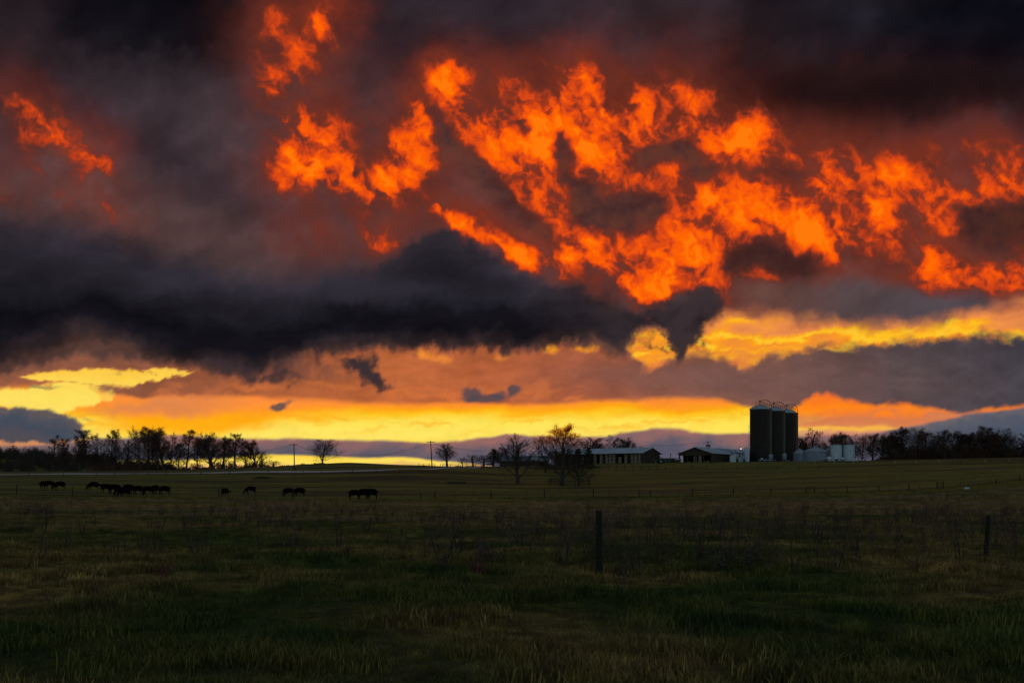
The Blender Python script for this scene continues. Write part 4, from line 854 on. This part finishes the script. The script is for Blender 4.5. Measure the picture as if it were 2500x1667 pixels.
p = hit(2361, 1194); q = MB(); q.add([(math.cos(a) * rr * (1 + .2 * math.sin(3 * a)), math.sin(a) * rr * .7, z) for rr, z in ((.38, 0), (.42, .12), (.25, .26), (.05, .3)) for a in np.linspace(0, 2 * math.pi, 10, False)], [(i*10+j, i*10+(j+1)%10, (i+1)*10+(j+1)%10, (i+1)*10+j) for i in range(3) for j in range(10)]); o = q.build('white_sack', M_white); o.location = p; tag(o, 'small crumpled white sack lying at the fence on the right', 'sack')

# ---------------------------------------------------------------- cattle
def cow_mesh(name, pose):
    """one continuous skinned body; head towards +x, feet on z = 0"""
    V, Ed, Rd = [], [], []
    def vert(p, r, prev=None):
        V.append(p); Rd.append(r if hasattr(r, '__len__') else (r, r)); i = len(V) - 1
        if prev is not None: Ed.append((prev, i))
        return i
    hip = vert((-.72, 0, 1.12), (.31, .32)); a = vert((-.35, 0, 1.07), (.34, .39), hip); b = vert((.05, 0, 1.05), (.36, .41), a); c = vert((.45, 0, 1.08), (.31, .39), b); sh = vert((.72, 0, 1.12), (.25, .33), c)
    if pose == 'graze': n1 = vert((.98, 0, .85), (.15, .21), sh); n2 = vert((1.2, .03, .55), (.11, .16), n1); h1 = vert((1.3, .04, .36), (.11, .13), n2); h2 = vert((1.42, .04, .12), (.07, .075), h1); ear = (1.25, .36)
    elif pose == 'stand': n1 = vert((.98, 0, 1.12), (.15, .21), sh); n2 = vert((1.2, 0, 1.26), (.11, .15), n1); h1 = vert((1.38, 0, 1.28), (.115, .13), n2); h2 = vert((1.66, 0, 1.14), (.07, .08), h1); ear = (1.34, 1.36)
    else: n1 = vert((.99, 0, .98), (.15, .21), sh); n2 = vert((1.22, .05, .95), (.11, .15), n1); h1 = vert((1.38, .1, .92), (.11, .13), n2); h2 = vert((1.62, .16, .76), (.07, .08), h1); ear = (1.33, 1.0)
    for sy in (-1, 1): e = vert((ear[0] - .06, sy * .16, ear[1] + .02), .035, h1); vert((ear[0] - .08, sy * .27, ear[1] - .02), .018, e)
    for sy in (-1, 1):
        st = .08 * sy
        k = vert((.66 + st, sy * .19, .62), .115, sh); k = vert((.64 + st, sy * .19, .36), .065, k); k = vert((.63 + st * 1.3, sy * .19, .14), .045, k); vert((.66 + st * 1.4, sy * .19, .02), .055, k)
        k = vert((-.66 - st, sy * .2, .70), .17, hip); k = vert((-.84 - st, sy * .2, .46), .07, k); k = vert((-.80 - st, sy * .2, .2), .047, k); vert((-.76 - st, sy * .2, .02), .055, k)
    t = vert((-1.02, 0, 1.12), .05, hip); t = vert((-1.1, .02, .8), .028, t); vert((-1.08, .03, .45), .04, t)
    vert((-.45, 0, .58), .12, a)
    me = bpy.data.meshes.new(name); me.from_pydata(V, Ed, []); ob = bpy.data.objects.new(name, me); COL.objects.link(ob)
    ob.modifiers.new('skin', 'SKIN'); ob.modifiers.new('sub', 'SUBSURF').levels = 1
    for i, r in enumerate(Rd): me.skin_vertices[0].data[i].radius = r
    me.skin_vertices[0].data[0].use_root = True
    dg = bpy.context.evaluated_depsgraph_get(); out = bpy.data.meshes.new_from_object(ob.evaluated_get(dg)); out.name = name
    bpy.data.objects.remove(ob); out.materials.clear(); out.materials.append(M_hide); out.polygons.foreach_set('use_smooth', [True] * len(out.polygons)); return out
CM = {k: cow_mesh('cow_' + k, k) for k in ('graze', 'stand', 'low')}
COWS = [ # column, foot row, heading (0 = right, 180 = left, 270 = towards the camera), pose, size, label
 (106,1194,262,'low',1.0,'black cow facing the camera, leftmost of the herd'), (119,1193,8,'low',1.0,'black cow standing side-on right behind the leftmost one'),
 (146,1196,184,'graze',1.0,'black cow grazing head down to the left, between the leftmost pair and the leaning post'), (228,1197,182,'graze',1.0,'black cow grazing alone just left of the main cluster'),
 (259,1203,176,'stand',1.0,'black cow with raised head at the left end of the main cluster'), (279,1206,190,'low',1.05,'big black cow side-on in the left of the main cluster'),
 (291,1211,150,'graze',.95,'black cow grazing in the front of the main cluster'), (304,1213,230,'graze',.9,'black cow turned to the camera at the front middle of the main cluster'),
 (314,1206,355,'low',1.05,'black cow side-on behind, right of the middle of the main cluster'), (338,1209,172,'low',1.0,'black cow whose legs show, at the right end of the main cluster'),
 (362,1209,196,'low',.95,'black cow with low head, left one of the tight group of three'), (381,1205,268,'stand',.95,'black cow seen head-on, standing tallest in the tight group of three'),
 (402,1209,176,'low',1.0,'black cow side-on with hanging tail, right one of the tight group of three'), (549,1213,318,'low',.95,'black cow beside the thick fence post, turned away with its head low'),
 (612,1207,184,'graze',.95,'lone black cow grazing to the left in the open pasture'), (705,1214,12,'low',1.0,'black cow facing right towards its neighbour at the fence'),
 (731,1213,176,'low',1.0,'black cow facing left towards its neighbour at the fence'), (866,1219,6,'low',.9,'black cow left of the three on the right of the herd'),
 (890,1219,4,'low',1.0,'black cow middle of the three on the right of the herd, front one'), (906,1219,176,'low',1.0,'black cow rightmost of the herd, side-on'), (897,1215,265,'stand',.85,'black cow half hidden behind the rightmost pair')]
for px, fy, hd, pose, sc_, lab in COWS:
    p = hit(px, fy); o = link('cow', CM[pose]); o.location = (p.x, p.y, gz(p.x, p.y) - .03); o.rotation_euler = (0, 0, D2R(hd)); o.scale = (sc_ * .92, sc_, sc_ * 1.06); tag(o, lab, 'cow', 'herd of black cattle')

# ---------------------------------------------------------------- trees
def tree_mesh(seed, style='oval', leaves=0, leafmat=None, top_only=False, dens=1.0, lsz=1.0):
    """unit-height bare tree: returns (trunk mesh, crown mesh)"""
    rnd = random.Random(seed); TR, CR = MB(), MB(); tips = []
    P_ = dict(oval=(.10, 56, .66, .13), dome=(.10, 60, .78, .24), broom=(.16, 38, .74, .17), upright=(.18, 34, .52, .16), tall=(.20, 50, .34, .08))[style]
    def seg(mb, p, q, r0, r1, n):
        d = (q - p).normalized(); a = d.orthogonal().normalized(); b = d.cross(a); vs = []
        for pp, r in ((p, r0), (q, r1)):
            for j in range(n): w = 2 * math.pi * j / n; vs.append(pp + (a * math.cos(w) + b * math.sin(w)) * r)
        mb.add(vs, [(j, (j+1) % n, n + (j+1) % n, n + j) for j in range(n)])
    def grow(p, d, L, r, lv):
        ns = (5, 4, 3, 2, 2)[lv]; pts = [(p, d)]; 
        for i in range(ns):
            t0, t1 = i / ns, (i + 1) / ns
            d = (d + Vector((rnd.gauss(0, 1), rnd.gauss(0, 1), rnd.gauss(0, 1))) * (.05, .13, .17, .2, .22)[lv] + Vector((0, 0, P_[3] * (1 if lv else .3)))).normalized()
            q = p + d * L / ns; n = (7, 5, 4, 3, 3)[lv]
            seg(TR if lv <= 1 else CR, p, q, r * (1 - .65 * t0), r * (1 - .65 * t1), n); p = q; pts.append((p, d))
        if lv >= 3: tips.append(p)
        if lv == 4: return
        k = int((18, 9, 7, 5)[lv] * dens * rnd.uniform(.85, 1.15)) + 1
        for j in range(k):
            lo = (P_[0], .2, .15, .1)[lv]; t = lo + (1 - lo) * (j + rnd.random() * .8) / k; t = min(t, .995); f = t * ns; i = min(int(f), ns - 1); o = pts[i][0].lerp(pts[i+1][0], f - i); dd = pts[i][1]
            ang = math.radians(P_[1] * (1.15 - .35 * t) * rnd.uniform(.8, 1.25)); az_ = j * 2.4 + rnd.random() * 1.2
            a = dd.orthogonal().normalized(); b = dd.cross(a); nd = dd * math.cos(ang) + (a * math.cos(az_) + b * math.sin(az_)) * math.sin(ang)
            ll = L * (P_[2] if lv == 0 else .55) * (1.08 - (.78 if style == 'oval' else .62) * t) * rnd.uniform(.75, 1.2)
            grow(o, nd.normalized(), ll, max(r * (1 - .65 * t) * (.42 if lv == 0 else .52), .0015), lv + 1)
    grow(Vector((0, 0, -.03)), Vector((rnd.gauss(0, .03), rnd.gauss(0, .03), 1)).normalized(), .93 if style != 'broom' else .78, dict(tall=.018, broom=.034).get(style, .026), 0)
    hmax = max(p.z for p in tips)
    if leaves:
        for k in range(leaves):
            for _ in range(8):
                p = rnd.choice(tips)
                if not top_only or p.z > hmax * rnd.uniform(.60, .9): break
            else: continue
            for _ in range(3):
                c = p + Vector((rnd.gauss(0, 1), rnd.gauss(0, 1), rnd.gauss(0, 1))) * .018; u = Vector((rnd.gauss(0, 1), rnd.gauss(0, 1), rnd.gauss(0, 1))).normalized(); w = u.orthogonal().normalized(); s_ = rnd.uniform(.006, .011) * lsz
                CR.add([c - u * s_, c + w * s_ * .6, c + u * s_, c - w * s_ * .6], [(0, 1, 2, 3)], 1)
    k = 1 / hmax
    for mb in (TR, CR): mb.v = [(x * k, y * k, z * k) for x, y, z in mb.v]
    return TR.mesh('trunk', M_bark), CR.mesh('crown', [M_twig, leafmat or M_leaf_brown])
def conifer_mesh(seed, wide=.3):
    rnd = random.Random(seed); TR, CR = MB(), MB(); TR.tube([(0, 0, -.03), (0, 0, .98)], [.03, .004], 7)
    for k in range(150):
        z = .06 + .9 * (k / 150); R_ = wide * (1 - z) ** .8 * rnd.uniform(.65, 1.15) + .02; a = rnd.random() * 6.28; d = Vector((math.cos(a), math.sin(a), .12)); TR.tube([(0, 0, z), tuple(Vector((0, 0, z)) + d * R_)], [.006, .002], 3, False)
        for j in range(16):
            t = rnd.uniform(.2, 1.05); c = Vector((0, 0, z)) + d * R_ * t + Vector((rnd.gauss(0, .012), rnd.gauss(0, .012), rnd.gauss(0, .008) - .02 * t)); u = (d + Vector((rnd.gauss(0, .7), rnd.gauss(0, .7), rnd.gauss(-.2, .4)))).normalized(); w = u.orthogonal().normalized(); s_ = rnd.uniform(.02, .04)
            CR.add([c - u * s_, c + w * s_ * .3, c + u * s_, c - w * s_ * .3], [(0, 1, 2, 3)], 0)
    return TR.mesh('trunk', M_bark), CR.mesh('crown', [M_needle])
TM = {
 'oval_a': tree_mesh(30, 'dome', 250, dens=.95, lsz=.7), 'oval_b': tree_mesh(2, 'oval', 300), 'upright_a': tree_mesh(3, 'upright', 250), 'upright_b': tree_mesh(4, 'upright', 500),
 'tall_a': tree_mesh(5, 'tall', 250), 'tall_b': tree_mesh(6, 'tall', 600), 'leafy_a': tree_mesh(31, 'dome', 1500, dens=.9, lsz=.75), 'leafy_b': tree_mesh(8, 'upright', 1500, lsz=.75), 'leafy_c': tree_mesh(9, 'oval', 2300, lsz=.8),
 'bare_broom': tree_mesh(14, 'broom', 0, dens=.82), 'gold_broom': tree_mesh(21, 'broom', 2600, M_leaf_gold, True, .80, .62), 'bare_up': tree_mesh(12, 'upright', 0), 'shrub': tree_mesh(13, 'broom', 200, dens=.8),
 'conifer_a': conifer_mesh(1, .30), 'conifer_b': conifer_mesh(2, .36)}
wide = {}
for k_, (a, b) in TM.items():
    co = np.empty(len(b.vertices) * 3, np.float32); b.vertices.foreach_get('co', co); co = co.reshape(-1, 3); wide[k_] = float(np.percentile(np.abs(co[:, 0]), 97)) * 2
def tree(px, top, w, kind, d=None, foot=None, lab='', group=None, name='tree', cat='tree', rz=None):
    p = hit(px, foot) if foot else P(px, d)
    H = EYE + (HOR - top) / F_PX * p.y - p.z; W = mpx(w * (1.0 if 'conifer' in kind or 'broom' in kind or kind in ('oval_a', 'leafy_a') else 1.25), p.y) / wide[kind]
    s = thing(name, p, random.random() * 6.28 if rz is None else rz, lab, cat, group, (W, W, H))
    a, b = TM[kind]; link('trunk', a, s); link('crown', b, s); return s
T_ = [ # px, top, width, kind, distance, label
 (128,1060,36,'tall_a',430,'thin sparse tree rising above the wooded slope at far left'), (150,1068,30,'tall_b',440,'second thin sparse tree above the wooded slope, right of the first'),
 (196,1078,34,'upright_a',385,'low airy tree left of the pair behind the left cattle'),
 (214,1048,52,'tall_b',350,'tall airy tree with patchy brown leaves at the left end of the tree row'), (240,1056,40,'oval_b',352,'airy rounded tree next to the tall left one in the tree row'),
 (270,1048,36,'tall_b',348,'narrow forked tall tree, third in the tree row'), (283,1045,24,'tall_a',349,'slender tree hugging the narrow forked one'), (310,1072,30,'bare_up',352,'thin bare tree in the gap left of the big leafy pair'),
 (342,1036,62,'leafy_a',338,'big leafy brown tree, left half of the tallest pair in the row'), (364,1042,60,'leafy_c',342,'leafy brown tree tucked in the middle of the tallest pair'),
 (386,1037,52,'leafy_a',336,'big leafy tree with a bare lower trunk, right half of the tallest pair'), (401,1041,46,'leafy_b',341,'leafy brown tree leaning right from the tallest pair'), (418,1054,36,'oval_b',345,'airy tree right of the tallest pair'), (436,1082,38,'leafy_c',348,'short rounded leafy tree between taller ones'),
 (455,1048,46,'tall_b',340,'straight tall tree with tiered leaves in the middle of the row'), (480,1068,26,'tall_a',345,'thin leaning bare tree left of the dense round crown'),
 (512,1052,72,'oval_a',338,'wide dense round-crowned tree right of the row middle'), (521,1060,52,'leafy_b',342,'dense brown tree standing behind the wide round one'), (545,1062,44,'upright_b',342,'upright twiggy tree right of the wide round one'),
 (573,1056,46,'tall_b',338,'tall straight tree, third from the right end of the row'), (600,1074,50,'oval_b',342,'fan-shaped bare tree, second from the right end of the row'), (626,1072,34,'leafy_b',340,'vine-covered tree at the right end of the tree row'), (640,1098,26,'shrub',342,'low bushy tree leaning out at the right end of the row'),
 (668,1124,38,'shrub',348,'low spreading bush just right of the tree row'),
 (787,1070,82,'oval_a',325,'lone round-crowned tree on the rise beside the road'),
 (1092,1081,42,'bare_up',296,'small bare pointed tree by the crest pen'), (1129,1116,18,'shrub',345,'tiny bush left of the low bare thicket'), (1155,1108,34,'shrub',345,'low bare thicket tree left of the conifer'), (1180,1108,28,'shrub',350,'low bare thicket tree touching the conifer'),
 (1221,1090,34,'bare_up',360,'bare tree showing just right of the conifer'),
 (1435,1064,42,'upright_a',375,'sparse tree peeping over the left part of the long barn roof'), (1460,1078,34,'upright_b',392,'low left part tree of the clump behind the long barn'), (1496,1061,66,'oval_b',395,'broad bare tree, tallest of the clump behind the long barn'), (1520,1070,40,'oval_a',392,'bare tree right of the broad one behind the long barn'), (1552,1066,42,'upright_a',405,'pale bare tree at the right end of the clump behind the long barn'),
 (1980,1044,76,'oval_b',395,'large bare spreading tree just right of the dark silos'), (1962,1066,46,'upright_a',388,'bare tree between the silos and the spreading tree'), (2012,1072,40,'leafy_a',390,'brown tree low between the spreading tree and the white bins')]
kinds = ['oval_a', 'leafy_b', 'oval_b', 'leafy_a', 'leafy_c', 'upright_b', 'leafy_a', 'leafy_c', 'oval_a', 'leafy_b', 'leafy_c', 'oval_a', 'upright_b']
rt = [(2038,1056,44),(2060,1054,46),(2082,1058,44),(2104,1056,52),(2128,1058,42),(2152,1058,44),(2172,1056,44),(2190,1062,40),(2210,1040,44),(2236,1040,58),(2262,1052,48),(2286,1052,50),(2306,1048,46),(2326,1050,46),(2346,1060,44),(2366,1056,44),(2388,1048,48),(2412,1040,48),(2436,1052,46),(2456,1042,48),(2478,1056,44),(2500,1050,46),(2524,1052,50)]
for i, (x, t, w) in enumerate(rt):
    kd = kinds[i % len(kinds)] if x < 2195 else ['leafy_c', 'leafy_a', 'leafy_c', 'leafy_b', 'oval_a'][i % 5]; w = w + (10 if x > 2195 else 4)
    if x > 2465: kd = ['upright_a', 'oval_b'][i % 2]
    look = ('leafy dark' if kd.startswith('leafy') else 'airy twiggy')
    T_.append((x, t, w, kd, 372 + (i * 37) % 26, f'{look} tree in the right-hand wood, {["%s" % ORD[i]][0] if i < 15 else ORD[22 - i] } from the {"white bins" if i < 15 else "right edge"}'))
for t in T_:
    g = 'row of tall trees on the left' if 180 < t[0] < 650 else 'trees of the right-hand wood' if t[0] > 2030 else 'clump behind the long barn' if 1430 < t[0] < 1560 else None
    tree(t[0], t[1], t[2], t[3], t[4], None, t[5], g)
tree(1265, 1056, 96, 'bare_broom', foot=1181, lab='bare broom-shaped tree in the pasture, left of the golden-topped one')
tree(1372, 1032, 124, 'gold_broom', foot=1186, lab='large spreading tree with golden leaves left in its top')
tree(1413, 1140, 50, 'shrub', foot=1186, lab='small bare tree inside the rail enclosure', cat='tree')
tree(1204, 1094, 40, 'conifer_a', 322, None, 'dark pointed conifer at the left end of the farm', None, 'conifer')
tree(1411, 1092, 34, 'conifer_b', 296, None, 'left one of two dark conifers in front of the long barn', None, 'conifer')
tree(1437, 1090, 34, 'conifer_b', 298, None, 'right one of two dark conifers in front of the long barn', None, 'conifer')
tree(1356, 1100, 62, 'leafy_c', 262, None, 'dense dark bush mass behind the golden-topped tree', None, 'bush', 'bush')
tree(1388, 1104, 54, 'leafy_c', 268, None, 'second dense dark bush behind the golden-topped tree, nearer the barn', None, 'bush', 'bush')
tree(1332, 1128, 50, 'leafy_c', 270, None, 'low reddish bush left behind the golden-topped tree', None, 'bush', 'bush')
# understorey thickets and the wooded slope: nobody could count these
def thicket(name, lab, pts, seed, mats=(M_leaf_brown, M_twig)):
    rs = np.random.RandomState(seed); q = MB()
    for x, y, z, w, h in pts:
        n = int(40 + 26 * h * w)
        for _ in range(min(n, 900)):
            a = rs.rand() * 6.28; rr = w * math.sqrt(rs.rand()); zz = h * (1 - (rr / w) ** 2 * .6) * rs.rand() ** .8; c = Vector((x + rr * math.cos(a), y + rr * math.sin(a), z + zz)); u = Vector(rs.normal(size=3)).normalized(); v = u.orthogonal().normalized(); s_ = rs.uniform(.12, .30)
            q.add([c - u * s_, c + v * s_ * .7, c + u * s_, c - v * s_ * .7], [(0, 1, 2, 3)], 0)
        for _ in range(int(6 + h * 2)):
            a = rs.rand() * 6.28; rr = w * rs.rand() * .7; b = Vector((x + rr * math.cos(a), y + rr * math.sin(a), z - .3)); t = b + Vector((rs.normal() * .5, rs.normal() * .5, h * rs.uniform(.8, 1.25))); sd = Vector((.05, 0, 0)); q.add([b - sd, b + sd, t], [(0, 1, 2)], 1)
    o = q.build(name, list(mats)); return tag(o, lab, 'undergrowth', kind='stuff')
pts = []
for px in range(225, 650, 9):
    d = 346 + random.uniform(-5, 8); p = P(px + random.uniform(-4, 4), d); pts.append((p.x, p.y, p.z - .2, random.uniform(1.2, 2.2), random.uniform(1.2, 3.4)))
thicket('undergrowth', 'dark brush filling the foot of the left tree row', pts, 5)
pts = []
for px in range(2090, 2620, 6):
    for r_ in range(2):
        d = 378 + r_ * 14 + random.uniform(-4, 6); p = P(px + random.uniform(-4, 4), d); k = sst(2110, 2230, px) * (1 if px < 2440 else .75); pts.append((p.x, p.y, p.z - .2, random.uniform(1.8, 2.8), 1.5 + random.uniform(4.5, 7.2) * float(k)))
thicket('undergrowth', 'dense dark brush filling the right-hand wood', pts, 6)
pts = []
for _ in range(420):
    px = random.uniform(-260, 420); d = random.uniform(470, 760); x = (px - CX) / F_PX * d; pts.append((x, d, gz(x, d) - .3, random.uniform(2.0, 4.0), random.uniform(5, 8.5)))
thicket('wooded_slope', 'far dark wood covering the low hill at the left edge', pts, 7, (material('dusk_wood', (.04,.028,.022), (.02,.018,.016), .9, scale=.2), M_twig))
pts = []
for px in list(range(655, 790, 6)) + list(range(1110, 1200, 7)):
    d = 350; p = P(px, d); pts.append((p.x, p.y, p.z - .2, random.uniform(.8, 1.4), random.uniform(.4, 1.1)))
thicket('undergrowth', 'low scrub along the far crest', pts, 8)

# ---------------------------------------------------------------- grass and dead weeds
rs = np.random.RandomState(3)
def tuft(n, spread, h, w, lean, seed):
    r_ = np.random.RandomState(seed); q = MB()
    for _ in range(n):
        a = r_.rand() * 6.28; rr = spread * math.sqrt(r_.rand()); x, y = rr * math.cos(a), rr * math.sin(a); hh = h * r_.uniform(.5, 1.15); da = r_.rand() * 6.28; L = lean * r_.rand() * hh; dx, dy = math.cos(da) * L, math.sin(da) * L; sx2, sy2 = -math.sin(da) * w, math.cos(da) * w
        q.add([(x-sx2,y-sy2,-.03),(x+sx2,y+sy2,-.03),(x+dx*.4+sx2*.8,y+dy*.4+sy2*.8,hh*.6),(x+dx*.4-sx2*.8,y+dy*.4-sy2*.8,hh*.6),(x+dx*1.3,y+dy*1.3,hh)], [(0,1,2,3),(3,2,4)])
    return q
def weed(seed, h=.7, nst=4, th=1.0):
    r_ = random.Random(seed); q = MB()
    for _ in range(nst):
        a = r_.random() * 6.28; p = Vector((math.cos(a) * .05, math.sin(a) * .05, -.03)); d = Vector((math.cos(a) * r_.uniform(.05, .45), math.sin(a) * r_.uniform(.05, .45), 1)).normalized(); L = h * r_.uniform(.6, 1.1); pts = [p]
        for i in range(4): d = (d + Vector((r_.gauss(0, .1), r_.gauss(0, .1), 0))).normalized(); p = p + d * L / 4; pts.append(p)
        q.tube(pts, [v_ * th for v_ in (.007, .006, .005, .004, .002)], 3, False)
        for i in range(7):
            t = r_.uniform(.35, 1); f = t * 4; k = min(int(f), 3); o = pts[k].lerp(pts[k+1], f - k); e_ = (Vector((r_.gauss(0, .7), r_.gauss(0, .7), .8))).normalized(); m_ = r_.uniform(.06, .2); q.tube([o, o + e_ * m_], [.003 * th, .0015 * th], 3, False)
            c = o + e_ * m_
            for _ in range(4): u = Vector((r_.gauss(0,1), r_.gauss(0,1), r_.gauss(0,1))).normalized() * r_.uniform(.008, .02); w_ = u.orthogonal() * .7; cc = c + Vector((r_.gauss(0,1), r_.gauss(0,1), r_.gauss(0,1))) * .018; q.add([cc - u, cc + w_, cc + u, cc - w_], [(0, 1, 2, 3)], 1)
    return q
def scatter(name, lab, cat, sources, pos, rot, scl, idx):
    """one object whose geometry nodes place the source tufts on its points"""
    col = bpy.data.collections.new(name + '_sources')
    for i, (mb, mats) in enumerate(sources): o = bpy.data.objects.new('%s_%02d' % (name, i), mb.mesh(name + '_piece', mats)); col.objects.link(o)
    me = bpy.data.meshes.new(name); me.vertices.add(len(pos)); me.vertices.foreach_set('co', pos.astype(np.float32).ravel())
    for nm, ty, data, key in (('rot', 'FLOAT_VECTOR', rot, 'vector'), ('scl', 'FLOAT_VECTOR', scl, 'vector')): me.attributes.new(nm, ty, 'POINT').data.foreach_set(key, data.astype(np.float32).ravel())
    me.attributes.new('pick', 'INT', 'POINT').data.foreach_set('value', idx.astype(np.int32)); me.update()
    ob = link(name, me); tag(ob, lab, cat, kind='stuff')
    ng = bpy.data.node_groups.new(name, 'GeometryNodeTree'); ng.interface.new_socket('Geometry', in_out='INPUT', socket_type='NodeSocketGeometry'); ng.interface.new_socket('Geometry', in_out='OUTPUT', socket_type='NodeSocketGeometry')
    n, l = ng.nodes, ng.links; gi, go = n.new('NodeGroupInput'), n.new('NodeGroupOutput'); ip = n.new('GeometryNodeInstanceOnPoints'); ci = n.new('GeometryNodeCollectionInfo'); ci.inputs['Collection'].default_value = col; ci.inputs['Separate Children'].default_value = True; ci.inputs['Reset Children'].default_value = True
    def na_(nm, ty): x = n.new('GeometryNodeInputNamedAttribute'); x.data_type = ty; x.inputs['Name'].default_value = nm; return x.outputs['Attribute']
    mp_ = n.new('GeometryNodeMeshToPoints'); l.new(gi.outputs[0], mp_.inputs[0]); l.new(mp_.outputs[0], ip.inputs['Points']); l.new(ci.outputs[0], ip.inputs['Instance']); ip.inputs['Pick Instance'].default_value = True
    l.new(na_('pick', 'INT'), ip.inputs['Instance Index']); l.new(na_('rot', 'FLOAT_VECTOR'), ip.inputs['Rotation']); l.new(na_('scl', 'FLOAT_VECTOR'), ip.inputs['Scale']); l.new(ip.outputs[0], go.inputs[0])
    md = ob.modifiers.new('scatter', 'NODES'); md.node_group = ng; return ob
def zone(d0, d1, n, px0=-120, px1=2620):
    d = np.sqrt(rs.uniform(d0**2, d1**2, n)); x = (rs.uniform(px0, px1, n) - CX) / F_PX * d; return x, d
def ptsets(specs):
    Pp, Rr_, Ss, Ii = [], [], [], []
    for x, y, s0, ids in specs:
        z = ground(x, y); k = len(x); s_ = s0 * rs.uniform(.6, 1.35, k)
        Pp.append(np.stack([x, y, z - .01], -1)); Rr_.append(np.stack([rs.normal(0, .08, k), rs.normal(0, .08, k), rs.uniform(0, 6.28, k)], -1)); Ss.append(np.stack([s_, s_, s_ * rs.uniform(.8, 1.2, k)], -1)); Ii.append(rs.choice(ids, k))
    return [np.concatenate(v) for v in (Pp, Rr_, Ss, Ii)]
src = [(tuft(52, .17, .050, .0026, 1.2, i), M_blade) for i in range(4)] + [(tuft(44, .26, .105, .0045, .9, 10 + i), M_blade) for i in range(3)] + [(tuft(26, .55, .14, .010, .7, 20 + i), M_blade) for i in range(3)] + [(tuft(110, .16, .15, .004, 1.4, 30 + i), M_blade) for i in range(3)]
x1, y1 = zone(6.5, 26, 70000); x2, y2 = zone(22, 62, 60000); x3, y3 = zone(52, 150, 30000)
clump = fbm(x1, y1, 1.6, 3, 71); x1b = clump > .25
sp = [(x1, y1, .65 + .9 * np.clip(clump + .1, 0, 1), [0, 1, 2, 3]), (x2, y2, .75 + .6 * np.clip(fbm(x2, y2, 3, 3, 72) + .1, 0, 1), [4, 5, 6]), (x3, y3, .7 + .5 * np.clip(fbm(x3, y3, 7, 3, 73), 0, 1), [7, 8, 9])]
sp.append((x1[x1b], y1[x1b], 1.15, [4, 5]))
xt, yt = zone(8, 60, 1500); kt = fbm(xt, yt, 6, 3, 77) > .0; sp.append((xt[kt], yt[kt], .95, [10, 11, 12]))
fx = []
for a, b in zip([m_ for m_ in mid][:-1], mid[1:]):
    for t in np.linspace(0, 1, 26, False): fx.append((a[0] + (b[0] - a[0]) * t, a[1] + (b[1] - a[1]) * t))
fp = []
for i in range(0, len(fx)):
    if i % 2 == 0: q_ = hit(fx[i][0], fx[i][1] + .6); fp.append((q_.x, q_.y))
fp = np.array(fp); sp.append((fp[:, 0] + rs.normal(0, .3, len(fp)), fp[:, 1] + rs.normal(0, .5, len(fp)), 1.2, [7, 8, 9]))
x5, y5 = zone(150, 262, 9000); g5 = fbm(x5, y5, 14, 3, 75) > .1; sp.append((x5[g5], y5[g5], .75, [7, 8, 9]))
scatter('grass', 'rough autumn pasture grass', 'grass', src, *ptsets(sp))
ws_ = [(weed(i, .75, 4 + i % 3), [M_weed, M_seed]) for i in range(6)] + [(weed(20 + i, .7, 3 + i % 4, 1.5), [M_weed_dark, M_weed]) for i in range(6)]
xa, ya = zone(13, 60, 1000); m_ = fbm(xa, ya, 7, 4, 81) + .2 * sst(18, 30, ya) > .24; xb, yb = zone(50, 125, 3000); m2 = (fbm(xb, yb, 16, 4, 82) > .12) & (yb < 128)
xc, yc = zone(18, 42, 250, 1040, 2480)
scatter('dry_weeds', 'dead brown weeds standing in the pasture', 'weeds', ws_, *ptsets([(xa[m_], ya[m_], .75, list(range(6, 12))), (xb[m2], yb[m2], .6, list(range(6)) + [9]), (xc, yc, .85, list(range(4, 12)))]))
# single weeds that stand out
M_dock = material('reddish_dock', (.12,.03,.022), (.07,.02,.018), .85, scale=14)
for i, (px, fy, hp, lab) in enumerate([(392,1428,60,'reddish forked dock weed in the left foreground'), (1165,1408,34,'short stubby rust-red weed in the middle foreground'), (1080,1405,70,'tall sprawling dead weed left of the stubby red one'), (1432,1408,95,'tall dead weed just left of the thick post'), (1525,1442,80,'dead weed right of the thick post, nearest the camera'), (1700,1402,90,'upright dead weed well right of the thick post'), (1640,1385,70,'slim dead weed between the thick post and the upright weed')]):
    p = hit(px, fy); h = mpx(hp, p.y); s = thing('dead_weed', p, 0, lab, 'weed', 'single weeds that stand out')
    weed(100 + i, h, 5 if i != 1 else 9).build('stalk', [M_dock, M_dock] if i < 2 else [M_weed_dark, M_weed_dark], s)
